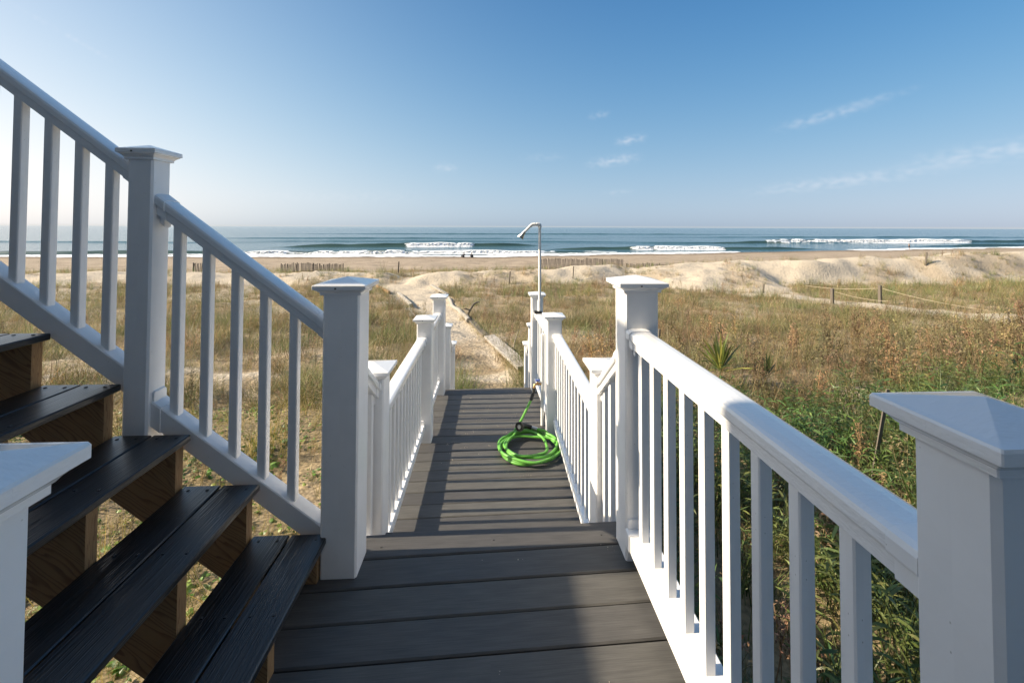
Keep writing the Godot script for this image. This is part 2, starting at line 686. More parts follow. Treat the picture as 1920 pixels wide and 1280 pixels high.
func make_ground() -> void:
	var xs := PackedFloat32Array()
	var ds := PackedFloat32Array()
	var x := -420.0
	while x < 420.0:
		xs.append(x)
		var c := absf(x - 5.0)
		x += 0.22 if c < 18.0 else (0.45 if c < 40.0 else (2.0 if c < 80.0 else 12.0))
	var d := -40.0
	while d < 190.0:
		ds.append(d)
		d += 4.0 if d < -6.0 else (0.5 if d < 2.0 else (0.2 if d < 34.5 else (0.5 if d < 60.0 else (1.5 if d < 120.0 else 8.0))))
	var v := PackedVector3Array()
	var cols := PackedColorArray()
	var idx := PackedInt32Array()
	var nx := xs.size()
	for j in range(ds.size()):
		for i in range(nx):
			var px := xs[i]
			var pd := ds[j]
			v.append(Vector3(px, ground_y(px, pd), -pd))
			var s := Vector3(0.58, 0.495, 0.385)
			var g := growth(px, pd) if pd < 56.0 else 0.0
			if pd > 36.0:
				s = Vector3(0.45, 0.365, 0.275) * (0.92 + 0.2 * n_mid.get_noise_2d(px * 0.6, pd * 0.6))
			var wet := smoothstep(shore(px) - 9.0, shore(px) - 1.0, pd)
			s = s.lerp(Vector3(0.24, 0.185, 0.135), wet)
			var litter := Vector3(0.33, 0.245, 0.135)
			var brown := (1.0 - smoothstep(9.5, 14.0, pd)) * smoothstep(-0.4, 0.3, n_mid.get_noise_2d(px * 1.6, pd * 1.6))
			var cc := s.lerp(litter * 0.85, clampf(maxf(smoothstep(0.15, 0.75, g) * 0.85, brown * 0.8), 0.0, 1.0))
			cols.append(Color(cc.x, cc.y, cc.z))
	for j in range(ds.size() - 1):
		for i in range(nx - 1):
			var a := j * nx + i
			idx.append_array([a, a + nx, a + 1, a + 1, a + nx, a + nx + 1])
	var nrm := PackedVector3Array()
	nrm.resize(v.size())
	for j in range(ds.size()):
		for i in range(nx):
			var l := v[j * nx + maxi(i - 1, 0)]
			var r := v[j * nx + mini(i + 1, nx - 1)]
			var b := v[maxi(j - 1, 0) * nx + i]
			var f := v[mini(j + 1, ds.size() - 1) * nx + i]
			nrm[j * nx + i] = (r - l).cross(b - f).normalized() * -1.0
			if nrm[j * nx + i].y < 0.0:
				nrm[j * nx + i] = -nrm[j * nx + i]
	var arr := []
	arr.resize(Mesh.ARRAY_MAX)
	arr[Mesh.ARRAY_VERTEX] = v
	arr[Mesh.ARRAY_NORMAL] = nrm
	arr[Mesh.ARRAY_COLOR] = cols
	arr[Mesh.ARRAY_INDEX] = idx
	var m := ArrayMesh.new()
	m.add_surface_from_arrays(Mesh.PRIMITIVE_TRIANGLES, arr)
	setting("ground", m, M.sand)


# ---------------------------------------------------------------- sea
func make_sea() -> void:
	var st := begin()
	var ds := [60.0, 160.0, 400.0, 1200.0, 4000.0, 9000.0]
	for i in range(ds.size() - 1):
		for k in range(-4, 4):
			var w := 2400.0
			quad(st, Vector3(k * w, SEA, -ds[i]), Vector3((k + 1) * w, SEA, -ds[i]), Vector3((k + 1) * w, SEA, -ds[i + 1]), Vector3(k * w, SEA, -ds[i + 1]), Vector3.UP, func(p: Vector3, n: Vector3) -> Vector2: return Vector2(p.x, p.z))
	setting("sea_water", st.commit(), M.water)
	# breaking waves: x from, x to, depth at both ends, height, white from, white to
	breaker("long foaming breaker rolling up nearest the beach", -150.0, 40.0, 86.0, 96.0, 0.75, -62.0, 15.0)
	breaker("short white breaker curling behind the nearest foam line", -60.0, 18.0, 119.0, 131.0, 1.25, -25.6, -4.0)
	breaker("breaker with green shoulders beyond the shower pipe", 12.0, 92.0, 108.0, 113.0, 0.9, 35.0, 64.0)
	breaker("farthest long white breaker out towards open water", 60.0, 330.0, 150.0, 178.0, 1.5, 104.0, 200.0)
	breaker("small broken wave past the standing bather", 130.0, 260.0, 128.0, 140.0, 0.7, 178.0, 215.0)
	# unbroken swell lines farther out
	for s in [[-160.0, 60.0, 205.0, 210.0, 0.5], [10.0, 200.0, 150.0, 160.0, 0.45], [60.0, 420.0, 240.0, 260.0, 0.7], [-300.0, -60.0, 160.0, 150.0, 0.5], [-200.0, 300.0, 330.0, 345.0, 0.7], [-120.0, 80.0, 165.0, 168.0, 0.4]]:
		swell(s[0], s[1], s[2], s[3], s[4])
	wash()


func wave_row(x: float, d: float, h: float, sd: float) -> Array:      # points of the wave's section from its back to its foot on the shore side
	var n := n_mid.get_noise_2d(x * 0.12, sd)
	var hh := h * (0.85 + 0.35 * n)
	var dd := d + 1.6 * n_mid.get_noise_2d(x * 0.05, sd + 7.0)
	var out := []
	for p in [[5.5, -0.06], [3.4, 0.28], [1.7, 0.72], [0.6, 0.97], [0.0, 1.0], [-0.35, 0.86], [-0.55, 0.5], [-0.9, 0.18], [-1.8, 0.02], [-3.0, -0.08]]:
		out.append(Vector3(x, SEA + 0.02 + hh * p[1], -(dd + p[0] * (0.6 + 0.5 * h))))
	return out


func strip_mesh(rows: Array) -> ArrayMesh:
	var st := begin()
	st.set_smooth_group(0)
	for i in range(rows.size() - 1):
		var a: Array = rows[i]
		var b: Array = rows[i + 1]
		for k in range(a.size() - 1):
			for t in [[a[k], b[k], a[k + 1]], [b[k], b[k + 1], a[k + 1]]]:
				var n: Vector3 = (t[1] - t[0]).cross(t[2] - t[0])
				if n.y > 0.0:
					st.add_vertex(t[0]); st.add_vertex(t[2]); st.add_vertex(t[1])
				else:
					st.add_vertex(t[0]); st.add_vertex(t[1]); st.add_vertex(t[2])
	st.index()
	st.generate_normals()
	return st.commit()


func breaker(label: String, x0: float, x1: float, d0: float, d1: float, h: float, w0: float, w1: float) -> void:
	var o := thing("breaking_wave", label, "wave", Vector3.ZERO, "")
	var rows := []
	var white := []
	var sd := d0 * 3.0
	var x := x0
	while x <= x1:
		var t := (x - x0) / (x1 - x0)
		var taper := smoothstep(0.0, 0.22, t) * (1.0 - smoothstep(0.78, 1.0, t))
		rows.append(wave_row(x, lerpf(d0, d1, t), h * maxf(taper, 0.02), sd))
		x += 1.0
	put("wave_face", strip_mesh(rows), M.wave_face, o)
	x = w0
	while x <= w1:
		var t := (x - x0) / (x1 - x0)
		var edge := smoothstep(w0, w0 + 0.18 * (w1 - w0), x) * (1.0 - smoothstep(w1 - 0.12 * (w1 - w0), w1, x))
		var r := wave_row(x, lerpf(d0, d1, t), h, sd)
		var row := []
		for k in range(3, r.size()):
			var p: Vector3 = r[k]
			var q: Vector3 = r[mini(k + 1, r.size() - 1)]
			for j in range(3):
				var s := p.lerp(q, j / 3.0)
				var froth := 0.25 * n_small.get_noise_2d(s.x * 0.9, s.z * 0.9) + 0.4 * n_small.get_noise_2d(s.x * 2.6, s.z * 2.0)
				var rag := 0.5 + 0.5 * n_small.get_noise_2d(s.x * 0.25, sd)
				var torn := smoothstep(-0.62, -0.15, n_mid.get_noise_2d(s.x * 0.35, sd + 40.0))
				s.y += (0.03 + 0.11 * h * (0.5 + froth)) * edge * torn * (1.0 - smoothstep(0.4, 1.0, (k - 3) / 7.0) * rag) - 0.04 + 0.02 * edge - 0.10 * (1.0 - edge) - 0.12 * (1.0 - torn)
				s.z += (0.9 * edge * (0.4 + froth)) * (1.0 if k > 4 else 0.0)
				row.append(s)
		white.append(row)
		x += 0.3
	put("foam_crest", strip_mesh(white), M.foam, o)


func swell(x0: float, x1: float, d0: float, d1: float, h: float) -> void:
	var rows := []
	var x := x0
	while x <= x1:
		var t := (x - x0) / (x1 - x0)
		var taper := smoothstep(0.0, 0.4, t) * (1.0 - smoothstep(0.6, 1.0, t))
		rows.append(wave_row(x, lerpf(d0, d1, t), h * maxf(taper, 0.03), d0))
		x += 3.0
	var o := put("swell_water", strip_mesh(rows), M.water, self)
	o.set_meta("kind", "structure")


func wash() -> void:      # thin lace of foam that runs up the sand
	for band in [[-190.0, 60.0, -1.5, 4.5, 3.0], [-190.0, 30.0, 5.5, 10.5, 9.0], [95.0, 260.0, -2.0, 4.0, 14.0]]:
		var rows := []
		var x: float = band[0]
		while x <= band[1]:
			var d := shore(x)
			var n := n_mid.get_noise_2d(x * 0.15, band[4]) * 2.2 + n_small.get_noise_2d(x * 0.3, band[4]) * 0.6
			var m := n_mid.get_noise_2d(x * 0.12, band[4] + 30.0) * 2.4
			var row := []
			var a: float = d + band[2] + n
			var b: float = maxf(a + 0.15, d + band[3] + m)
			for k in range(7):
				var q := lerpf(b, a, k / 6.0)
				row.append(Vector3(x, maxf(ground_y(x, q), SEA) + 0.05 + 0.05 * n_small.get_noise_2d(x, q), -q))
			rows.append(row)
			x += 0.6
		var o := setting("foam_wash", strip_mesh(rows), M.foam, "stuff")
		o.set_meta("label", "thin white foam washing along the water's edge")


# ---------------------------------------------------------------- the house whose shade falls on the deck (behind the camera)
func make_house() -> void:
	var o := thing("beach_house", "pale sided beach house that the white stairs climb to", "house", Vector3(-4, -1.5, 5))
	var part := func(called: String, lo: Vector3, hi: Vector3, m: Material) -> MeshInstance3D:
		return put(called, box(hi.x - lo.x, hi.y - lo.y, hi.z - lo.z, 0.0), m, o, (lo + hi) * 0.5 - o.position)
	part.call("main_wall", Vector3(-14, -1.6, 1.6), Vector3(6, 7.2, 10), M.siding)
	part.call("wing_wall", Vector3(-14, -1.6, -1.03), Vector3(-4.3, 7.2, 1.595), M.siding)
	part.call("upper_deck", Vector3(-14, 2.36, -1.80), Vector3(-3.83, 2.53, -1.035), M.deck)
	part.call("roof", Vector3(-14.5, 7.205, -0.98), Vector3(6.5, 7.6, 10.5), M.roof)
	for k in range(3):
		var x := -1.6 + 2.4 * k
		var w: MeshInstance3D = part.call("window", Vector3(x, 0.8, 1.56), Vector3(x + 1.2, 2.2, 1.598), M.white)
		put("pane", box(1.04, 1.24, 0.01, 0.0), M.pane, w, Vector3(0, 0, -0.026))


# ---------------------------------------------------------------- decks
func board_run(o: Node3D, called: String, x0: float, x1: float, near: float, far: float, pitch: float, level: float, skew: float, seed_seam: float) -> void:
	# boards run across, seams at seed_seam - k * pitch; near and far are depths
	var k := 0
	var d := seed_seam
	while d - pitch > far:
		d -= pitch
	while d + pitch <= far + 0.001:
		d += pitch
	while d > near:
		var w := pitch - 0.005
		var b := box(x1 - x0, 0.026, w, 0.005, 0, Vector2((k % 4) * 0.23, (k % 7) * 0.135))
		var at := Vector3((x0 + x1) * 0.5, level - 0.013 - 0.0006 * (k % 3), -(d - pitch * 0.5) - skew * (x0 + x1) * 0.5)
		put("deck_board", b, M["deck_%d" % ((k * 7 + k / 3) % 3)], o, at - o.position, Vector3(0, atan(skew), 0))
		d -= pitch
		k += 1


func make_decks() -> void:
	var o := thing("upper_deck", "upper landing of dark grey boards at the foot of the stairs", "deck", Vector3(0, -1.5, 0))
	# boards are laid a touch askew to the railings
	board_run(o, "deck_board", -0.72, 0.735, -1.55, 1.968, 0.1428, 0.0, 0.036, 1.826)
	for p in [Vector2(0.50, 1.90), Vector2(-0.46, 1.87), Vector2(0.02, 1.89)]:
		put("screw", box(0.007, 0.003, 0.007, 0.0), M.screw, o, Vector3(p.x, 0.0004, -p.y) - o.position)
	put("fascia_board", box(1.44, 0.19, 0.03, 0.003, 0), M.lumber_0, o, Vector3(0, -0.125, -1.925) - o.position, Vector3(0, 0.036, 0))
	for x in [-0.66, 0.69]:
		put("rim_joist", box(0.038, 0.19, 3.4, 0.003, 2), M.lumber_1, o, Vector3(x, -0.127, -0.2) - o.position)
	for p in [Vector2(-0.62, -1.8), Vector2(0.65, -1.8), Vector2(-0.62, 0.2), Vector2(0.65, 0.2)]:
		put("support_post", box(0.09, 1.4, 0.09, 0.004, 1), M.lumber_1, o, Vector3(p.x, -0.95, p.y) - o.position)
	var s := thing("walkway_steps", "pair of dark steps hidden between the two decks", "steps", Vector3(0, MID, -2.3))
	for k in range(2):
		for j in range(2):
			put("tread_board", box(1.08, 0.026, 0.138, 0.004, 0, Vector2(0.31 * k, 0.2 * j)), M.deck, s, Vector3(0.005, -0.2133 * (k + 1) - 0.013, -(2.055 + 0.262 * k + 0.143 * j)) - s.position)
	for x in [-0.5, 0.0, 0.5]:
		put("stringer", box(0.04, 0.3, 0.5, 0.003, 1), M.lumber_0, s, Vector3(x, MID - 0.05, -2.16) - s.position)
	var w := thing("lower_walkway", "long lower boardwalk of weathered dark boards striped by railing shadows", "boardwalk", Vector3(0, -1.8, -4))
	board_run(w, "deck_board", -0.72, 0.73, 2.42, 5.39, 0.1428, MID, 0.026, 4.0125)
	put("fascia_board", box(1.4, 0.19, 0.03, 0.003, 0), M.deck, w, Vector3(0, MID - 0.125, -5.40) - w.position, Vector3(0, 0.026, 0))
	for x in [-0.66, 0.68]:
		put("rim_joist", box(0.038, 0.19, 2.95, 0.003, 2), M.lumber_1, w, Vector3(x, MID - 0.127, -3.92) - w.position)
	for p in [Vector2(-0.62, -2.6), Vector2(0.63, -2.6), Vector2(-0.62, -4.1), Vector2(0.63, -4.1), Vector2(-0.6, -5.25), Vector2(0.6, -5.25)]:
		put("support_post", box(0.09, 1.25, 0.09, 0.004, 1), M.lumber_1, w, Vector3(p.x, MID - 0.85, p.y) - w.position)
	var g := thing("sand_steps", "steps going down from the lower boardwalk to the sand path", "steps", Vector3(0, -1.4, -5.7))
	for k in range(3):
		for j in range(2):
			put("tread_board", box(1.0, 0.026, 0.138, 0.004, 0, Vector2(0.21 * k, 0.3 * j)), M.deck, g, Vector3(0.0, MID - 0.2 * (k + 1) - 0.013, -(5.50 + 0.27 * k + 0.143 * j)) - g.position)
	for x in [-0.44, 0.44]:
		put("stringer", extrude(PackedVector2Array([Vector2(-0.02, 0), Vector2(0.02, 0), Vector2(0.02, -0.26), Vector2(-0.02, -0.26)]), Vector3(x, MID - 0.24, -5.42) - g.position, Vector3(x, MID - 0.86, -6.26) - g.position), M.lumber_0, g)


# ---------------------------------------------------------------- stairs up to the house
func blown_sand() -> void:      # specks of dry sand left on the boards
	var st := begin()
	for k in range(90):
		var low := rng.randf() < 0.93
		var x := rng.randf_range(-0.5, 0.52)
		var d := rng.randf_range(3.4, 5.3) if low else rng.randf_range(1.2, 1.95)
		var n := 1 + rng.randi() % 7
		for j in range(n):
			var c := Vector3(x + rng.randfn(0.0, 0.018), (MID if low else 0.0) + 0.0012, -d - rng.randfn(0.0, 0.010))
			var r := rng.randf_range(0.0012, 0.0032)
			var a := rng.randf() * TAU
			for i in range(3):
				var p := c + Vector3(cos(a), 0, sin(a)) * r * 1.4
				var q := c + Vector3(cos(a + 2.1), 0, sin(a + 2.1)) * r
				tri(st, c + Vector3(0, r * 0.7, 0), p, q, Vector3.UP)
				a += 2.1
	var o := setting("sand_specks", st.commit(), M.grains, "stuff")
	o.set_meta("label", "specks of pale sand blown onto the dark boards")


func make_staircase() -> void:
	blown_sand()
	var o := thing("staircase", "open staircase with dark wet treads on sawtooth lumber stringers", "staircase", Vector3(NOSE, 0, -1.1))
	var near_end := -0.45
	var length := near_end - FAR_END
	var zc := (near_end + FAR_END) * 0.5
	for i in range(13):
		var y := TREAD + RISE * i
		var nose := NOSE - RUN * i
		for j in range(2):
			var b := box(0.1405, 0.026, length, 0.004, 2, Vector2(0.19 * (i % 5), 0.31 * j + 0.07 * i))
			put("tread_board", b, M.step, o, Vector3(nose - 0.0705 - 0.1465 * j, y - 0.013, zc) - o.position)
			if i < 7:
				for s in [0.02, 0.34]:
					for e in [0.035, 0.105]:
						put("screw", box(0.008, 0.003, 0.008, 0.0), M.screw, o, Vector3(nose - e - 0.1465 * j, y + 0.0005, FAR_END + s + 0.012) - o.position)
	# sawtooth stringers, their cut faces a little behind each nose
	var poly := PackedVector2Array()
	var top := 12
	for i in range(top + 1):
		var x := NOSE - 0.026 - RUN * i
		poly.append(Vector2(x, (TREAD - 0.0265 + RISE * (i - 1)) if i > 0 else 0.001))
		poly.append(Vector2(x, TREAD - 0.0265 + RISE * i))
	var slope := RISE / RUN
	var xe := NOSE - 0.026 - RUN * (top + 1)
	poly.append(Vector2(xe, TREAD - 0.0265 + RISE * top))
	# lower edge passes (-1.05, 0.064)
	poly.append(Vector2(xe, 0.064 - slope * (xe + 1.05)))
	poly.append(Vector2(-1.05 + 0.063 / slope, 0.001))
	var idx := Geometry2D.triangulate_polygon(poly)
	var dir := Vector2(-1, slope).normalized()
	var uv := func(p: Vector3, n: Vector3) -> Vector2:
		var q := Vector2(p.x, p.y)
		if absf(n.z) > 0.5:
			return Vector2(q.dot(dir) / 1.6, q.dot(Vector2(dir.y, -dir.x)) / 0.42)
		return Vector2(p.y / 0.9 + p.x, p.z / 0.1 + p.x * 3.0)
	for k in range(4):
		var z: float = [-1.73, -1.372, -1.0, -0.6][k]
		var st := begin()
		for j in range(0, idx.size(), 3):
			for e in [[z, Vector3(0, 0, -1)], [z + 0.039, Vector3(0, 0, 1)]]:
				var t := []
				for q in range(3):
					t.append(Vector3(poly[idx[j + q]].x, poly[idx[j + q]].y, e[0]) - o.position)
				tri(st, t[0], t[1], t[2], e[1], uv.call(t[0] + Vector3(k * 0.37, 0, 0), e[1]), uv.call(t[1] + Vector3(k * 0.37, 0, 0), e[1]), uv.call(t[2] + Vector3(k * 0.37, 0, 0), e[1]))
		for j in range(poly.size()):
			var p := poly[j]
			var q := poly[(j + 1) % poly.size()]
			var out2 := Vector2((q - p).y, -(q - p).x)
			var probe := (p + q) * 0.5 + out2.normalized() * 0.01
			if Geometry2D.is_point_in_polygon(probe, poly):
				out2 = -out2
			quad(st, Vector3(p.x, p.y, z) - o.position, Vector3(q.x, q.y, z) - o.position, Vector3(q.x, q.y, z + 0.039) - o.position, Vector3(p.x, p.y, z + 0.039) - o.position, Vector3(out2.x, out2.y, 0), uv)
		put("stringer", st.commit(), M["lumber_%d" % (k % 2)], o)


# ---------------------------------------------------------------- railing posts
func post(label: String, cx: float, cz: float, base: float, eave: float, s: float, over := 0.032) -> void:
	var o := thing("railing_post", label, "post", Vector3(cx, base, cz), "white railing posts with pyramid caps")
	var h := eave - base
	var key := "sleeve %.4f %.4f" % [s, h]
	if not shared.has(key):
		shared[key] = square_loft([[s * 0.5, 0.0], [s * 0.5, h - 0.03]], 0.007)
	put("sleeve", shared[key], M.white, o)
	key = "cap %.4f %.4f" % [s, over]
	if not shared.has(key):
		var a := s * 0.5
		var k := over / 0.032
		shared[key] = square_loft([[a + 0.0015, -0.040], [a + 0.009 * k, -0.039], [a + 0.009 * k, -0.030], [a + 0.0115 * k, -0.0285], [a + 0.0145 * k, -0.025], [a + 0.020 * k, -0.0205], [a + 0.0255 * k, -0.018], [a + 0.0255 * k, -0.0155], [a + 0.032 * k, -0.0145], [a + 0.032 * k, -0.001], [a + 0.030 * k, 0.0025], [a + 0.022 * k, 0.0042], [0.0005, 0.026]], 0.0015)
	put("cap", shared[key], M.white_wet, o, Vector3(0, h, 0))
	put("nail", box(0.006, 0.006, 0.004, 0.0), M.screw, o, Vector3(-0.012, h - 0.010, s * 0.5 + over + 0.0005))


func make_posts() -> void:
	var s := POST
	var a := s * 0.5
	post("white post close to the camera at the upper railing's near end", 0.560 + 0.048, -(0.447 + 0.048), 0.0, 1.138, 0.096, 0.030)
	post("tall white post at the sea-side corner of the upper landing beside the sunlit railing", 0.5622 + a, -(1.746 + a), 0.0, 1.138, s)
	post("shaded white post at the foot of the staircase railing", -0.5169 - a, -(1.712 + a), 0.0, 1.138, s)
	post("white post close to the camera beside the dark stair treads", -0.451 - 0.048, -(0.452 - 0.048), 0.0, 1.138, 0.096, 0.028)
	post("slender white post halfway up the staircase railing", -1.38, -(1.735 + 0.048), 0.40, 1.67, 0.096, 0.027)
	post("white post at the head of the stairs against the house deck", -3.93, -1.775, 2.531, 3.66, 0.15, 0.03)
	post("low white post under the short sloping handrail by the hose railing", 0.555 + a, -(2.213 + a), MID, 0.632, s)
	post("low white post half hidden behind the shaded stair-foot post", -0.542 - a, -(2.213 + a), MID, 0.632, s)
	post("white walkway post beside the coiled green hose", 0.555 + a, -(4.10 + a), MID, 0.505, s)
	post("white walkway post opposite the coiled hose", -0.542 - a, -(4.018 + a), MID, 0.505, s)
	post("white end post of the boardwalk behind the shower pipe", 0.512 + a, -(5.22 + a), MID, 0.54, s)
	post("white end post of the boardwalk before the sand path", -0.545 - a, -(5.14 + a), MID, 0.53, s)
	post("thin white post at the top of the sand steps, path side", -0.56, -5.55, -1.5, 0.10, 0.10, 0.025)
	post("small white post at the bottom of the sand steps next to the grass tuft", -0.555, -6.2, -1.65, -0.30, 0.10, 0.025)
	post("thin white post at the top of the sand steps behind the end post", 0.555, -5.55, -1.5, 0.10, 0.10, 0.025)
	post("small white post at the bottom of the sand steps near the weathered plank", 0.556, -6.25, -1.65, -0.33, 0.10, 0.025)


# ---------------------------------------------------------------- railings
func top_profile(w: float, h: float) -> PackedVector2Array:      # top at y = 0
	var a := w * 0.5
	var i := a * 0.74
	return PackedVector2Array([Vector2(-i, -h), Vector2(i, -h), Vector2(i, -h * 0.55), Vector2(a * 0.97, -h * 0.52), Vector2(a, -h * 0.46), Vector2(a, -h * 0.2), Vector2(a * 0.93, -h * 0.09), Vector2(a * 0.72, -0.0025), Vector2(a * 0.3, 0.0), Vector2(-a * 0.3, 0.0), Vector2(-a * 0.72, -0.0025), Vector2(-a * 0.93, -h * 0.09), Vector2(-a, -h * 0.2), Vector2(-a, -h * 0.46), Vector2(-a * 0.97, -h * 0.52), Vector2(-i, -h * 0.55)])


func bar_profile(w: float, h: float, b: float) -> PackedVector2Array:      # top at y = 0
	var a := w * 0.5
	return PackedVector2Array([Vector2(-a + b, -h), Vector2(a - b, -h), Vector2(a, -h + b), Vector2(a, -b), Vector2(a - b, 0), Vector2(-a + b, 0), Vector2(-a, -b), Vector2(-a, -h + b)])


# from p to q: points at deck level on the railing's centre line; heights of the rails' tops above them
func railing(label: String, p: Vector3, q: Vector3, top: float, bottom: float, balusters: Array, width := 0.088, lower := 0.07, group := "white railings along the decks", baluster := 0.032, lower_h := 0.065) -> Node3D:
	var o := thing("railing", label, "railing", p, group)
	var a := Vector3.ZERO
	var b := q - p
	var d := b.length()
	var sloped := absf(b.y) > 0.05
	var top_h := 0.078 if sloped else 0.070
	put("top_rail", extrude(top_profile(width, top_h), a + Vector3(0, top, 0), b + Vector3(0, top, 0)), M.white_wet, o)
	put("bottom_rail", extrude(bar_profile(lower, lower_h, 0.004), a + Vector3(0, bottom, 0), b + Vector3(0, bottom, 0)), M.white, o)
	var flat := Vector3(b.x, 0, b.z).length()
	for t in balusters:
		var at: Vector3 = a.lerp(b, t)
		var lo := bottom - (0.02 if sloped else 0.004)
		var hi := top - top_h + (0.03 if sloped else 0.004)
		put("baluster", box(baluster, hi - lo, baluster, 0.003, 1), M.white, o, at + Vector3(0, (lo + hi) * 0.5, 0), Vector3(0, atan2(b.x, b.z), 0))
	for e in [0, 1]:      # collars where the rails meet the posts
		var len := minf(0.045, d * 0.2)
		var f := a if e == 0 else b
		var g := f.lerp(b if e == 0 else a, len / d)
		var st := begin()
		extrude(top_profile(width + 0.008, top_h + 0.006), f + Vector3(0, top + 0.003, 0), g + Vector3(0, top + 0.003, 0), st)
		extrude(bar_profile(width * 0.42, 0.045, 0.006), f + Vector3(0, top - top_h + 0.004, 0), f.lerp(g, 0.55) + Vector3(0, top - top_h + 0.004, 0), st)
		put("rail_bracket", st.commit(), M.white, o)
		var sb := begin()
		extrude(bar_profile(lower + 0.008, lower_h + 0.007, 0.005), f + Vector3(0, bottom + 0.003, 0), g + Vector3(0, bottom + 0.003, 0), sb)
		extrude(bar_profile(lower * 0.9, 0.045, 0.006), f + Vector3(0, bottom + 0.040, 0), f.lerp(g, 0.2) + Vector3(0, bottom + 0.040, 0), sb)
		put("foot_bracket", sb.commit(), M.white, o)
	return o


func spaced(length: float, first: float, pitch: float) -> Array:
	var out := []
	var x := first
	while x < length - 0.02:
		out.append(x / length)
		x += pitch
	return out


func make_railings() -> void:
	# upper landing, from the near post to the far one
	var b := []
	for k in range(9):
		b.append((1.68 - 0.1232 * k - 0.5414) / (1.746 - 0.5414))
	railing("railing of the upper landing, half in sun, nearest the tall grass", Vector3(0.614, 0, -0.5414), Vector3(0.614, 0, -1.746), 0.946, 0.132, b, 0.092, 0.10, "white railings along the decks", 0.032)
	# short slopes down to the walkway
	var y0 := 0.83
	var y1 := 0.575
	railing("short sloping railing by the steps below the tall corner post", Vector3(0.61, y0, -1.888), Vector3(0.60, y1, -2.213), 0.0, -0.82, [0.25, 0.6, 0.9], 0.088, 0.06, "short sloping railings", 0.032)
	railing("short sloping railing by the steps behind the shaded stair-foot post", Vector3(-0.60, y0, -1.854), Vector3(-0.60, y1, -2.213), 0.0, -0.82, [0.25, 0.6, 0.9], 0.088, 0.06, "short sloping railings", 0.032)
	# walkway
	var r := 4.10 - 2.3544
	var bal := []
	for k in range(14):
		bal.append((2.485 + 0.1235 * k - 2.3544) / r)
	railing("walkway railing beside the coiled hose with its balusters in sun", Vector3(0.622, MID, -2.3544), Vector3(0.652, MID, -4.10), 0.972, 0.155, bal)
	r = 4.018 - 2.3544
	bal = []
	for k in range(13):
		bal.append((2.48 + 0.1165 * k - 2.3544) / r)
	railing("walkway railing that casts its stripes over the boards", Vector3(-0.630, MID, -2.3544), Vector3(-0.634, MID, -4.018), 0.972, 0.165, bal, 0.088, 0.06)
	r = 5.22 - 4.2414
	railing("farthest bay of railing that carries the shower pipe", Vector3(0.61, MID, -4.2414), Vector3(0.585, MID, -5.22), 0.972, 0.155, spaced(r, 0.1, 0.125))
	railing("farthest bay of railing opposite the shower pipe", Vector3(-0.63, MID, -4.1594), Vector3(-0.625, MID, -5.14), 0.972, 0.165, spaced(r, 0.1, 0.125), 0.088, 0.06)
	for s in [[-0.56, "handrail down the sand steps on the path's grassy edge", -5.60, 0.05, -6.15, -0.36], [0.556, "handrail down the sand steps on the plank side", -5.60, 0.05, -6.20, -0.39]]:
		railing(s[1], Vector3(s[0], s[3], s[2]), Vector3(s[0], s[5], s[4]), 0.0, -0.75, [0.3, 0.65], 0.06, 0.05, "handrails of the sand steps", 0.03)
	# stairs: lower flight between the stair-foot post and the slender post, then the upper flight
	var zc := -1.793
	var k0 := Vector3(-0.658, 0.0, zc)
	var k1 := Vector3(-1.332, 0.5115, zc)
	var st := []
	for x in [-1.262, -1.147, -1.032, -0.918, -0.799]:
		st.append((x + 0.658) / (-1.332 + 0.658))
	railing("lower flight of the stair railing between the stair foot and the slender post", k0, k1, 0.985, 0.165, st, 0.084, 0.072, "stair railings", 0.034, 0.095)
	k0 = Vector3(-1.428, 0.56, zc)
	k1 = Vector3(-3.88, 0.56 + 2.452 * 0.755, zc)
	st = []
	for k in range(20):
		st.append((-1.532 - 0.1185 * k + 1.428) / (-3.88 + 1.428))
	railing("upper flight of the stair railing rising out against the sky", k0, k1, 1.055, 0.245, st, 0.084, 0.072, "stair railings", 0.034, 0.095)


